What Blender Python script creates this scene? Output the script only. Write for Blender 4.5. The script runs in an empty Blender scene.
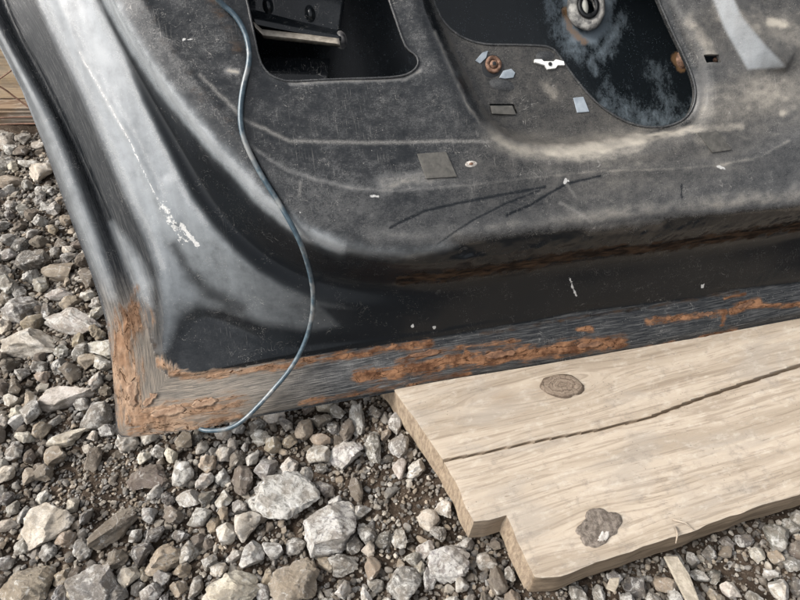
import bpy, bmesh, math, random
import numpy as np
from mathutils import Vector, Matrix, geometry
random.seed(4); rng = np.random.default_rng(4)
scene = bpy.context.scene; col = scene.collection
# ------------------------------------------------------------------ camera
F = 593.0; PITCH = math.radians(48); CH = 0.60
cam_d = bpy.data.cameras.new('camera'); cam = bpy.data.objects.new('camera', cam_d); col.objects.link(cam)
cam.location = (0, 0, CH); cam.rotation_euler = (math.radians(90) - PITCH, 0, 0)
cam_d.sensor_width = 36; cam_d.lens = F / 800 * 36; cam_d.clip_start = 0.01; cam_d.clip_end = 500
scene.camera = cam
# ------------------------------------------------------------------ sky and sun
SUN_EL, SUN_AZ = math.radians(44), math.radians(-98)     # azimuth from +Y towards +X : from the left
w = bpy.data.worlds.new('World'); scene.world = w; w.use_nodes = True
nt = w.node_tree; nt.nodes.clear()
out = nt.nodes.new('ShaderNodeOutputWorld'); bg = nt.nodes.new('ShaderNodeBackground')
sky = nt.nodes.new('ShaderNodeTexSky'); sky.sky_type = 'NISHITA'; sky.sun_disc = False
sky.sun_elevation = SUN_EL; sky.sun_rotation = SUN_AZ; sky.air_density = 1.0; sky.dust_density = 5.0
hs = nt.nodes.new('ShaderNodeHueSaturation'); hs.inputs['Saturation'].default_value = 0.2
nt.links.new(sky.outputs[0], hs.inputs['Color']); nt.links.new(hs.outputs[0], bg.inputs[0])
bg.inputs[1].default_value = 0.15; nt.links.new(bg.outputs[0], out.inputs[0])
sd = bpy.data.lights.new('sun', 'SUN'); sun = bpy.data.objects.new('sun', sd); col.objects.link(sun)
sd.energy = 2.0; sd.angle = math.radians(24); sd.color = (1, 0.95, 0.88)
sdir = Vector((math.sin(SUN_AZ) * math.cos(SUN_EL), math.cos(SUN_AZ) * math.cos(SUN_EL), math.sin(SUN_EL)))
sun.rotation_euler = sdir.to_track_quat('Z', 'Y').to_euler()
vs = scene.view_settings; vs.view_transform = 'Standard'; vs.look = 'None'; vs.gamma = 1; vs.exposure = 0.72
# ------------------------------------------------------------------ geometry of the place
fw = np.array([0, math.cos(PITCH), -math.sin(PITCH)]); rt = np.array([1., 0, 0]); up = np.cross(rt, fw)
CAM = np.array([0, 0, CH])
def ray(x, y): return fw + rt * (x - 400) / F - up * (y - 300) / F
def gz(x, y, z):
    r = ray(x, y); return CAM + r * ((z - CH) / r[2])
def proj(p):
    d = np.asarray(p) - CAM; k = d @ fw
    return 400 + F * (d @ rt) / k, 300 - F * (d @ up) / k
BT = 0.052                                                # top of the board; the door stands on it
DA = gz(118, 436, BT); DB = gz(800, 318, BT)
DU = (DB - DA) / np.linalg.norm(DB - DA)
LEAN = math.radians(45)
_h = np.cross([0, 0, 1], DU); _h /= np.linalg.norm(_h)
DV = _h * math.cos(LEAN) + np.array([0, 0, 1]) * math.sin(LEAN); DN = np.cross(DU, DV)
def uv(x, y, wmm=0):
    o = DA + DN * wmm / 1000; r = ray(x, y); t = ((o - CAM) @ DN) / (r @ DN); p = CAM + r * t - DA
    return np.array([p @ DU, p @ DV])
def dw(u, v, wmm): return DA + np.multiply.outer(u, DU) + np.multiply.outer(v, DV) + np.multiply.outer(np.asarray(wmm) / 1000, DN)
DMAT = Matrix(((DU[0], DV[0], DN[0], DA[0]), (DU[1], DV[1], DN[1], DA[1]), (DU[2], DV[2], DN[2], DA[2]), (0, 0, 0, 1)))
# ------------------------------------------------------------------ numeric helpers
def vnoise(x, y, seed=0):
    xi = np.floor(x).astype(np.int64); yi = np.floor(y).astype(np.int64); fx = x - xi; fy = y - yi
    fx = fx * fx * (3 - 2 * fx); fy = fy * fy * (3 - 2 * fy)
    def h(a, b):
        n = (a * 374761393 + b * 668265263 + seed * 1442695041) & 0x7fffffff
        n = ((n ^ (n >> 13)) * 1274126177) & 0x7fffffff
        return ((n ^ (n >> 16)) & 0xffff) / 65535.0
    return (h(xi, yi) * (1 - fx) + h(xi + 1, yi) * fx) * (1 - fy) + (h(xi, yi + 1) * (1 - fx) + h(xi + 1, yi + 1) * fx) * fy
def fbm(x, y, seed=0, o=4):
    s = 0; a = .5; t = 0
    for i in range(o): s = s + a * vnoise(x * 2**i, y * 2**i, seed + i); t += a; a *= .5
    return s / t
def inside(px, py, poly):
    r = np.zeros(px.shape, bool); n = len(poly)
    for i in range(n):
        x0, y0 = poly[i]; x1, y1 = poly[(i + 1) % n]
        if y0 == y1: continue
        c = ((y0 > py) != (y1 > py)) & (px < (x1 - x0) * (py - y0) / (y1 - y0) + x0); r ^= c
    return r
def seg_near(px, py, poly, closed=False):
    best = np.full(px.shape, 1e9); bx = px.copy(); by = py.copy(); ba = np.zeros(px.shape); acc = 0
    n = len(poly) - (0 if closed else 1)
    for i in range(n):
        x0, y0 = poly[i]; x1, y1 = poly[(i + 1) % len(poly)]; dx, dy = x1 - x0, y1 - y0; L = dx * dx + dy * dy + 1e-18
        t = np.clip(((px - x0) * dx + (py - y0) * dy) / L, 0, 1); qx = x0 + t * dx; qy = y0 + t * dy
        d = (px - qx)**2 + (py - qy)**2; m = d < best
        best[m] = d[m]; bx[m] = qx[m]; by[m] = qy[m]; ba[m] = (acc + t * math.sqrt(L))[m]; acc += math.sqrt(L)
    return np.sqrt(best), bx, by, ba
def dist_px(px, py, poly, r):
    """distance to a polyline, evaluated only near it"""
    P = np.array(poly, float); d = np.full(px.shape, 1e3)
    if len(P) == 1: P = np.vstack([P, P + .01])
    m = (px > P[:, 0].min() - r) & (px < P[:, 0].max() + r) & (py > P[:, 1].min() - r) & (py < P[:, 1].max() + r)
    if m.any(): d[m] = seg_near(px[m], py[m], P)[0]
    return d
def resample(pts, step):
    pts = np.array(pts, float); o = [pts[0]]
    for a, b in zip(pts[:-1], pts[1:]):
        n = max(1, int(np.hypot(*(b - a)[:2]) / step))
        for k in range(1, n + 1): o.append(a + (b - a) * k / n)
    return np.array(o)
def smooth_line(pts, it=2):
    pts = np.array(pts, float)
    for _ in range(it):
        q = [pts[0]]
        for a, b in zip(pts[:-1], pts[1:]): q += [a * .75 + b * .25, a * .25 + b * .75]
        q.append(pts[-1]); pts = np.array(q)
    return pts
def blur(a, s):
    k = np.arange(-int(3 * s) - 1, int(3 * s) + 2); g = np.exp(-k**2 / (2 * s * s)); g /= g.sum(); n = len(k) // 2
    p = np.pad(a, ((n, n), (0, 0)), 'edge'); a = sum(g[i] * p[i:i + a.shape[0]] for i in range(len(k)))
    p = np.pad(a, ((0, 0), (n, n)), 'edge'); return sum(g[i] * p[:, i:i + a.shape[1]] for i in range(len(k)))
# ------------------------------------------------------------------ object helpers
def link(o, parent=None):
    col.objects.link(o)
    if parent is not None: o.parent = parent
    return o
def mesh_obj(name, verts, faces, mat, parent=None, smooth=True, sharp=None):
    me = bpy.data.meshes.new(name)
    me.from_pydata([tuple(v) for v in verts], [], [tuple(int(i) for i in f) for f in faces]); me.update()
    if smooth: me.polygons.foreach_set('use_smooth', [True] * len(me.polygons))
    if smooth and sharp: me.set_sharp_from_angle(angle=math.radians(sharp))
    if mat: me.materials.append(mat)
    return link(bpy.data.objects.new(name, me), parent)
def big_mesh(name, V, Fq, mat, parent=None):
    """fast mesh from numpy arrays; Fq is (n,3) or (n,4)"""
    me = bpy.data.meshes.new(name); k = Fq.shape[1]
    me.vertices.add(len(V)); me.vertices.foreach_set('co', np.asarray(V, np.float32).ravel())
    me.loops.add(Fq.size); me.loops.foreach_set('vertex_index', Fq.astype(np.int32).ravel())
    me.polygons.add(len(Fq)); me.polygons.foreach_set('loop_start', np.arange(0, Fq.size, k, dtype=np.int32))
    me.polygons.foreach_set('use_smooth', np.ones(len(Fq), bool)); me.update(calc_edges=True)
    me.materials.append(mat)
    return link(bpy.data.objects.new(name, me), parent)
def add_attr(o, name, arr):
    arr = np.asarray(arr, np.float32)
    if arr.ndim == 2:
        a = o.data.attributes.new(name, 'FLOAT_VECTOR', 'POINT'); a.data.foreach_set('vector', arr.ravel())
    else:
        a = o.data.attributes.new(name, 'FLOAT', 'POINT'); a.data.foreach_set('value', arr)
def tag(o, label=None, cat=None, group=None, kind=None):
    for k, v in (('label', label), ('category', cat), ('group', group), ('kind', kind)):
        if v: o[k] = v
    return o
def tube(pts, r, seg=10, taper=None):
    pts = np.array(pts, float); n = len(pts); V = []; Fc = []
    T = np.gradient(pts, axis=0); T /= np.linalg.norm(T, axis=1)[:, None]; a = np.array([0.3, 0.2, 1.]);
    for i in range(n):
        x = np.cross(T[i], a); x /= np.linalg.norm(x); y = np.cross(T[i], x); rr = r if taper is None else r * taper[i]
        for s in range(seg):
            t = 2 * math.pi * s / seg; V.append(pts[i] + (x * math.cos(t) + y * math.sin(t)) * rr)
    for i in range(n - 1):
        for s in range(seg): Fc.append((i * seg + s, i * seg + (s + 1) % seg, (i + 1) * seg + (s + 1) % seg, (i + 1) * seg + s))
    Fc.append(tuple(range(seg))[::-1]); Fc.append(tuple((n - 1) * seg + s for s in range(seg)))
    return V, Fc
# ------------------------------------------------------------------ node helper
class NT:
    def __init__(s, name):
        s.m = bpy.data.materials.new(name); s.m.use_nodes = True; s.t = s.m.node_tree; s.t.nodes.clear()
        s.o = s.n('ShaderNodeOutputMaterial'); s.b = s.n('ShaderNodeBsdfPrincipled'); s.l(s.b.outputs[0], s.o.inputs[0])
    def n(s, t, **k):
        x = s.t.nodes.new(t)
        for a, b in k.items(): setattr(x, a, b)
        return x
    def l(s, a, b):
        if hasattr(a, 'outputs'): a = a.outputs[0]
        s.t.links.new(a, b)
    def put(s, sock, v):
        if isinstance(v, (int, float)): sock.default_value = v
        elif isinstance(v, tuple): sock.default_value = v if len(v) != 3 or sock.type != 'RGBA' else (*v, 1)
        else: s.l(v, sock)
    def coord(s, scale=(1, 1, 1), attr=None, rot=(0, 0, 0)):
        if attr: c = s.n('ShaderNodeAttribute', attribute_name=attr).outputs['Vector']
        else: c = s.n('ShaderNodeTexCoord').outputs['Object']
        m = s.n('ShaderNodeMapping'); m.inputs['Scale'].default_value = scale; m.inputs['Rotation'].default_value = rot
        s.l(c, m.inputs[0]); return m.outputs[0]
    def noise(s, vec, scale, detail=4, rough=.55, dist=0):
        x = s.n('ShaderNodeTexNoise'); s.l(vec, x.inputs['Vector']); x.inputs['Scale'].default_value = scale
        x.inputs['Detail'].default_value = detail; x.inputs['Roughness'].default_value = rough; x.inputs['Distortion'].default_value = dist
        return x.outputs['Fac']
    def vor(s, vec, scale, feat='F1', out='Distance', rnd=1):
        x = s.n('ShaderNodeTexVoronoi', feature=feat); s.l(vec, x.inputs['Vector']); x.inputs['Scale'].default_value = scale
        x.inputs['Randomness'].default_value = rnd; return x.outputs[out]
    def math(s, op, a, b=0., c=None):
        x = s.n('ShaderNodeMath', operation=op); s.put(x.inputs[0], a); s.put(x.inputs[1], b)
        if c is not None: s.put(x.inputs[2], c)
        return x.outputs[0]
    def ss(s, v, lo, hi, a=0., b=1.):
        x = s.n('ShaderNodeMapRange', interpolation_type='SMOOTHSTEP'); s.put(x.inputs[0], v)
        for i, q in enumerate((lo, hi, a, b)): s.put(x.inputs[i + 1], q)
        return x.outputs[0]
    def mix(s, f, a, b, mode='MIX'):
        x = s.n('ShaderNodeMix', data_type='RGBA', blend_type=mode); s.put(x.inputs[0], f); s.put(x.inputs[6], a); s.put(x.inputs[7], b)
        return x.outputs[2]
    def attr(s, name): return s.n('ShaderNodeAttribute', attribute_name=name).outputs['Fac']
    def line(s, v, c, wd):                                   # 1 where v is close to c : hair-thin curly lines
        return s.ss(s.math('ABSOLUTE', s.math('SUBTRACT', v, c)), 0., wd, 1., 0.)
    def bump(s, h, strength, dist=.001, prev=None):
        x = s.n('ShaderNodeBump'); s.put(x.inputs['Strength'], strength); x.inputs['Distance'].default_value = dist; s.l(h, x.inputs['Height'])
        if prev is not None: s.l(prev, x.inputs['Normal'])
        return x.outputs[0]
    def done(s, base, rough=.6, normal=None, **kw):
        s.put(s.b.inputs['Base Color'], base); s.put(s.b.inputs['Roughness'], rough)
        if normal is not None: s.l(normal, s.b.inputs['Normal'])
        for k, v in kw.items(): s.put(s.b.inputs[k.replace('_', ' ')], v)
        return s.m
# ------------------------------------------------------------------ materials
def mat_paint(attrs=True, dustiness=0.0, name='dusty_black_paint'):
    t = NT(name); c = t.coord()
    n1 = t.noise(c, 14, 6, .6); n2 = t.noise(c, 90, 6, .65); n3 = t.noise(c, 900, 3, .7); n4 = t.noise(c, 2600, 2, .6)
    if attrs:
        dust = t.attr('dust'); rust = t.attr('rust'); dirt = t.attr('dirt'); chip = t.attr('chip'); wipe = t.attr('wipe'); stria = t.attr('stria')
        fl = t.coord((1, .035, 1), 'flow'); s1 = t.noise(fl, 900, 3, .75); s2 = t.noise(t.coord((1, .02, 1), 'flow'), 2200, 2, .6)
    grain = t.math('ADD', t.math('MULTIPLY', n3, .5), t.math('MULTIPLY', n4, .5))
    d0 = t.math('ADD', t.math('ADD', t.math('MULTIPLY', n2, .42), t.math('MULTIPLY', n1, .23)), t.math('MULTIPLY', t.noise(t.coord((1, 1.8, 1), None, (0, 0, .3)), 330, 5, .75), .35))
    base = t.mix(n1, (.0055, .0070, .0090), (.0105, .0125, .0145))
    # dust coat: fine speckle, thin everywhere, thick where laid down, plus painted edge highlights
    dens = t.math('ADD', t.math('MULTIPLY', t.ss(d0, .36, .66), .24), dustiness + .0)
    if attrs: dens = t.math('ADD', dens, t.math('MULTIPLY', dust, .9))
    if attrs: dens = t.math('SUBTRACT', dens, t.math('MULTIPLY', wipe, 1.2))
    amt = t.math('ADD', t.math('MULTIPLY', t.ss(t.math('ADD', grain, t.math('MULTIPLY', t.math('SUBTRACT', dens, .5), .55)), .36, .74), .62), t.math('MULTIPLY', t.ss(dens, .0, .85), .38))
    amt = t.math('MULTIPLY', amt, t.ss(dens, 0., .35, .25, 1.))
    dcol = t.mix(t.noise(c, 7, 2), (.150, .155, .162), (.215, .208, .198))
    if attrs: dcol = t.mix(t.attr('warm'), dcol, (.165, .15, .13))
    if attrs: dcol = t.mix(t.ss(dust, .45, 1.), dcol, (.52, .475, .40))
    if attrs:
        fm = t.math('MULTIPLY', t.attr('sky_sheen'), t.ss(t.math('ADD', t.math('MULTIPLY', n2, .6), t.math('MULTIPLY', n1, .4)), .25, .6, .55, 1.))
        base = t.mix(fm, base, (.215, .235, .25))  # pale blue of the reflected sky mixed into the paint colour
        dcol = t.mix(t.attr('sky_sheen'), dcol, (.33, .345, .355))
    colr = t.mix(t.math('MULTIPLY', amt, .8), base, dcol)
    if attrs: colr = t.mix(t.math('MULTIPLY', t.math('MULTIPLY', t.attr('hair'), t.ss(n3, .3, .55, .3, 1.)), .45), colr, (.46, .44, .41))
    # curly hair scratches and specks
    h1 = t.math('MULTIPLY', t.line(t.noise(c, 55, 3, .6, 1.2), .5, .006), t.ss(t.noise(c, 38, 2), .56, .62))
    h2 = t.math('MULTIPLY', t.line(t.noise(t.coord((1, 3, 1), None, (0, 0, .5)), 70, 2, .5, .6), .47, .004), t.ss(t.noise(c, 60, 2), .55, .62))
    sp = t.math('MULTIPLY', t.ss(t.vor(c, 420), .10, .17, 1., 0.), t.ss(t.noise(c, 60, 3), .50, .62))
    sp2 = t.math('MULTIPLY', t.ss(t.vor(c, 150), .05, .09, 1., 0.), t.ss(t.noise(c, 30, 2), .52, .6))
    def straight(rot, sc, th): 
        return t.math('MULTIPLY', t.ss(t.noise(t.coord((1, .035, 1), None, (0, 0, rot)), sc, 2, .5), th, th + .02), t.ss(t.noise(c, 17, 3), .46, .60))
    st_ = t.math('MULTIPLY', t.math('MAXIMUM', t.math('MAXIMUM', straight(.9, 900, .68), straight(-.6, 1100, .69)), straight(.3, 1300, .69)), .4)
    scr = t.math('MAXIMUM', st_, t.math('MAXIMUM', t.math('MAXIMUM', h1, h2), t.math('MAXIMUM', sp, sp2)))
    scr = t.math('MULTIPLY', scr, t.ss(dens, -.15, .2, .4, 1.))
    if attrs: scr = t.math('MULTIPLY', scr, t.math('SUBTRACT', 1., wipe))
    colr = t.mix(t.math('MULTIPLY', scr, .42), colr, (.46, .44, .41))
    rough = t.math('ADD', .2, t.math('MULTIPLY', amt, .42)); h = t.math('MULTIPLY', grain, amt)
    spec = .35
    if attrs:
        tn = t.math('MULTIPLY', t.math('MULTIPLY', t.ss(stria, .1, .6), t.ss(t.attr('rtan'), 0., .7)), t.ss(t.noise(t.coord((1, .12, 1), 'flow'), 260, 5, .7), .30, .55, .45, 1.))
        colr = t.mix(t.math('MULTIPLY', tn, .62), colr, t.mix(n1, (.15, .135, .115), (.30, .25, .195)))
        sm = t.math('MULTIPLY', stria, t.ss(t.math('ADD', t.math('MULTIPLY', s1, .6), t.math('MULTIPLY', s2, .4)), .46, .64))
        colr = t.mix(t.math('MULTIPLY', sm, .62), colr, t.mix(t.attr('rtan'), (.27, .265, .255), (.42, .34, .26)))
        dk = t.math('MULTIPLY', stria, t.ss(s1, .47, .36)); colr = t.mix(t.math('MULTIPLY', dk, .5), colr, (.018, .018, .02))
        dm = t.ss(t.math('ADD', dirt, t.math('MULTIPLY', t.math('SUBTRACT', t.noise(t.coord((.5, 1, 1)), 110, 6, .75), .5), t.ss(dirt, .03, .3, 0., 1.5))), .22, .75)
        dc = t.mix(t.ss(t.noise(t.coord((.3, 1, 1)), 160, 5, .7), .35, .68), (.010, .008, .007), (.075, .048, .031))
        colr = t.mix(t.math('MULTIPLY', dm, .85), colr, dc)
        rn = t.noise(t.coord((1, .16, 1), 'flow'), 190, 6, .72, .4)
        rm = t.ss(t.math('ADD', rust, t.math('MULTIPLY', t.math('SUBTRACT', rn, .5), t.ss(rust, .03, .25, 0., 3.0))), .36, .78)
        r1 = t.mix(t.ss(t.noise(c, 60, 6, .7), .35, .65), (.085, .042, .025), (.27, .145, .082))
        r2 = t.mix(t.ss(t.noise(c, 25, 5, .7), .35, .65), (.24, .145, .09), (.42, .295, .205))
        rc = t.mix(t.attr('rtan'), r1, r2)
        rc = t.mix(t.line(t.noise(t.coord((1, .3, 1), 'flow'), 90, 4, .6, .8), .5, .02), rc, (.05, .025, .014))
        hal = t.ss(t.math('ADD', rust, t.math('MULTIPLY', t.math('SUBTRACT', rn, .5), t.ss(rust, .02, .2, 0., 2.6))), .12, .5)
        colr = t.mix(t.math('MULTIPLY', hal, .65), colr, t.mix(t.attr('rtan'), (.085, .05, .032), (.25, .185, .135)))
        colr = t.mix(rm, colr, rc)
        cm = t.ss(t.math('ADD', chip, t.math('MULTIPLY', t.math('SUBTRACT', t.noise(c, 260, 4, .7), .5), 1.6)), .42, .60)
        colr = t.mix(t.math('MULTIPLY', cm, t.ss(n3, .3, .6, .5, 1.)), colr, (.56, .555, .54))
        rough = t.math('MAXIMUM', rough, t.math('MULTIPLY', t.math('MAXIMUM', rm, t.math('MAXIMUM', dm, cm)), .85))
        rough = t.math('MAXIMUM', rough, t.math('MULTIPLY', stria, .5))
        h = t.math('ADD', h, t.math('MULTIPLY', t.math('MULTIPLY', t.noise(c, 350, 6, .75), rm), 2.5))
        h = t.math('ADD', h, t.math('MULTIPLY', t.math('MULTIPLY', s1, stria), 1.2))
        spec = t.math('MULTIPLY', t.math('SUBTRACT', 1., t.math('MAXIMUM', rm, t.math('MULTIPLY', dm, .8))), t.math('ADD', t.ss(dens, -.05, .15, .14, .42), t.math('MULTIPLY', t.attr('sky_sheen'), .3)))
    nrm = t.bump(h, .55, .0009)
    nrm = t.bump(t.noise(c, 18, 2, .5), .22, .003, nrm)
    coat = t.math('SUBTRACT', 1., t.ss(rough, .3, .65))
    return t.done(colr, rough, nrm, Specular_IOR_Level=spec, IOR=1.5, Coat_Weight=t.math('MULTIPLY', coat, t.math('ADD', .15, t.math('MULTIPLY', t.attr('sky_sheen'), .7))), Coat_Roughness=.18, Coat_IOR=1.5)
M_paint = mat_paint()
M_skin = None
def mat_skin():
    t = NT('blue_black_inner_paint'); c = t.coord(); st = t.attr('stain')
    n = t.noise(t.coord((1.2, .75, 1)), 75, 8, .82, .15); g = t.noise(c, 1300, 3, .7)
    base = t.mix(t.noise(c, 9, 4), (.005, .007, .009), (.013, .017, .020))
    s = t.ss(t.math('ADD', st, t.math('MULTIPLY', t.math('SUBTRACT', n, .5), 2.0)), .25, 1.15)
    cc = t.mix(t.math('MULTIPLY', s, .7), base, (.27, .33, .38))
    sp = t.math('MULTIPLY', t.ss(t.vor(c, 240), .06, .13, 1., 0.), t.ss(t.noise(c, 40, 3), .5, .6))
    sp = t.math('MAXIMUM', sp, t.math('MULTIPLY', t.ss(t.vor(c, 520), .1, .2, 1., 0.), t.ss(t.noise(c, 50, 3), .45, .6)))
    cc = t.mix(t.math('MULTIPLY', sp, .5), cc, (.22, .27, .32))
    rs = t.ss(t.math('ADD', t.attr('rust'), t.math('MULTIPLY', t.math('SUBTRACT', n, .5), .8)), .4, .6)
    cc = t.mix(t.math('MULTIPLY', rs, .7), cc, (.24, .14, .07))
    return t.done(cc, t.math('ADD', .22, t.math('MULTIPLY', s, .5)), t.bump(t.math('ADD', t.noise(c, 25, 3), t.math('MULTIPLY', g, .12)), .4, .003), Coat_Weight=.15, Coat_Roughness=.15, Specular_IOR_Level=.35)
M_skin = mat_skin()
def mat_simple(name, c1, c2, scale=60, rough=.7, bumps=.4, dist=.001, metallic=0., detail=5):
    t = NT(name); c = t.coord(); n = t.noise(c, scale, detail, .65)
    return t.done(t.mix(t.ss(n, .32, .68), c1, c2), rough, t.bump(t.noise(c, scale * 4, 4, .7), bumps, dist), Metallic=metallic)
M_rust = mat_simple('flaking_rust', (.085, .042, .025), (.27, .145, .082), 90, .9, .9, .0012)
M_rusttan = mat_simple('pale_rust_scale', (.24, .145, .09), (.42, .295, .205), 80, .9, .9, .0012)
M_bolt = mat_simple('rusty_bolt_steel', (.07, .035, .02), (.27, .16, .11), 300, .65, .6, .0006, .4)
M_white = mat_simple('white_plastic', (.62, .62, .60), (.80, .80, .78), 200, .5, .2, .0004)
M_tape = mat_simple('brown_grey_pad', (.055, .053, .048), (.10, .095, .085), 160, .75, .5, .0005)
M_ring = mat_simple('chalky_metal', (.12, .12, .12), (.58, .56, .52), 90, .8, .9, .0015)
M_hole_pale = mat_simple('pale_hole_fill', (.55, .55, .48), (.66, .66, .60), 60, .8, .4)
M_bare = mat_simple('bright_blue_grey_primer', (.17, .20, .23), (.32, .36, .40), 40, .5, .3, .0005)
M_under = mat_simple('ledge_metal', (.03, .03, .034), (.20, .19, .18), 120, .5, .5, .0006)
M_lip = mat_simple('dusty_steel_lip', (.20, .175, .145), (.42, .38, .32), 120, .6, .5, .0006)
M_dark = mat_simple('black_void_metal', (.006, .007, .008), (.012, .013, .015), 60, .5, .3)
def mat_wire():
    t = NT('blue_grey_wire_sheath'); c = t.coord(); n = t.noise(c, 180, 5, .7)
    cc = t.mix(t.ss(n, .4, .7), (.025, .050, .070), (.075, .115, .14)); cc = t.mix(t.math('MULTIPLY', t.ss(t.noise(c, 25, 4, .7), .47, .62), .6), cc, (.30, .29, .27))
    return t.done(cc, .38, t.bump(n, .3, .0004), Specular_IOR_Level=.7)
M_wire = mat_wire()
def mat_wood(name, light, mid, darkc, grey=(.30, .265, .225), gscale=1.0, ga=None):
    t = NT(name); c = t.coord()
    d = t.n('ShaderNodeVectorMath', operation='ADD'); c2 = t.coord((1, 1, 1), ga)
    nz = t.n('ShaderNodeTexNoise'); t.l(t.coord((3, 9, 3)), nz.inputs['Vector']); nz.inputs['Scale'].default_value = 1.4; nz.inputs['Detail'].default_value = 3
    sc = t.n('ShaderNodeVectorMath', operation='SCALE'); t.l(nz.outputs['Color'], sc.inputs[0]); sc.inputs['Scale'].default_value = .018
    t.l(c2, d.inputs[0]); t.l(sc.outputs[0], d.inputs[1])
    def st(a, b, k): 
        m = t.n('ShaderNodeMapping'); m.inputs['Scale'].default_value = (a, b, b); t.l(d.outputs[0], m.inputs[0]); return t.noise(m.outputs[0], k, 5, .6)
    g1 = st(.05, 1, 55 * gscale); g2 = st(.03, 1, 300); g3 = st(.06, 1, 900); b1 = t.noise(t.coord((.35, 1, 1)), 26, 6, .65, .5)
    cc = t.mix(t.ss(g1, .38, .62), mid, light)
    cc = t.mix(t.math('MULTIPLY', t.ss(g2, .50, .38), .45), cc, darkc)
    cc = t.mix(t.math('MULTIPLY', t.ss(b1, .46, .64), .6), cc, grey)
    fib = t.math('MULTIPLY', t.ss(g3, .40, .33), t.ss(t.noise(c, 35, 3), .45, .6)); cc = t.mix(t.math('MULTIPLY', fib, .7), cc, darkc)
    bl_ = t.math('MULTIPLY', t.ss(t.noise(c, 70, 6, .75), .52, .68), t.ss(t.noise(c, 9, 3), .42, .6)); cc = t.mix(t.math('MULTIPLY', bl_, .45), cc, (.19, .165, .14))
    wh = t.math('MULTIPLY', t.ss(t.noise(t.coord((.5, 1, 1)), 120, 5, .7), .5, .7), .35); cc = t.mix(wh, cc, (.56, .51, .44))
    sp = t.math('MULTIPLY', t.ss(t.vor(c, 190), .08, .16, 1., 0.), t.ss(t.noise(c, 25, 3), .52, .6)); cc = t.mix(t.math('MULTIPLY', sp, .6), cc, (.12, .10, .08))
    end = t.attr('endg'); eg = t.noise(c, 420, 4, .7)
    ec = t.mix(t.ss(t.noise(t.coord((1, 1, .3)), 260, 5, .7), .35, .65), (.17, .12, .08), (.34, .265, .185)); cc = t.mix(t.math('MULTIPLY', end, .8), cc, ec)
    side = t.attr('side'); sd_ = t.mix(t.ss(st(.06, 1, 160), .35, .65), (.12, .085, .055), (.27, .205, .14)); cc = t.mix(t.math('MULTIPLY', side, .9), cc, sd_)  # long sides painted darker, as if turned away from the light
    kn = t.attr('knotm'); cc = t.mix(t.math('MULTIPLY', t.ss(t.math('ADD', kn, t.math('MULTIPLY', t.math('SUBTRACT', g2, .5), .8)), .3, .9), .6), cc, (.22, .16, .105))
    h = t.math('ADD', t.math('MULTIPLY', g2, .7), t.math('ADD', t.math('MULTIPLY', g3, .3), t.math('MULTIPLY', eg, t.math('ADD', .08, t.math('MULTIPLY', end, .5)))))
    return t.done(cc, .82, t.bump(h, .75, .0014), Specular_IOR_Level=.25)
M_wood = mat_wood('pale_weathered_wood', (.42, .355, .282), (.315, .26, .20), (.16, .12, .085), ga='gco')
M_wood2 = mat_wood('cream_timber', (.62, .49, .34), (.52, .40, .26), (.28, .19, .12))
M_wood3 = mat_wood('brown_old_plank', (.30, .22, .15), (.19, .13, .085), (.06, .04, .025))
M_knot = None
def mat_knot():
    t = NT('dark_cracked_knot_wood'); c = t.coord(); ln = t.n('ShaderNodeVectorMath', operation='LENGTH'); t.l(t.coord((1, 1.6, 0)), ln.inputs[0]); rad = ln.outputs['Value']
    ra = t.math('ADD', rad, t.math('MULTIPLY', t.noise(c, 60, 5, .7), .022))
    cb = t.n('ShaderNodeCombineXYZ'); t.l(ra, cb.inputs[0]); rg_ = t.noise(cb.outputs[0], 420, 3, .6)
    cc = t.mix(t.ss(rg_, .38, .62), (.135, .10, .075), (.27, .215, .165)); crk = t.ss(t.vor(t.coord((1, 1.4, 1)), 150, 'DISTANCE_TO_EDGE'), .0, .05, 1., 0.)
    cc = t.mix(t.math('MULTIPLY', t.math('MULTIPLY', crk, t.ss(t.noise(c, 90, 3), .45, .55)), .7), cc, (.05, .035, .025)); cc = t.mix(t.math('MULTIPLY', t.ss(ra, .030, .036), .75), cc, (.07, .05, .036))
    return t.done(cc, .85, t.bump(t.math('SUBTRACT', rg_, t.math('MULTIPLY', crk, .6)), .7, .0012), Specular_IOR_Level=.2)
M_knot = mat_knot()
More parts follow.
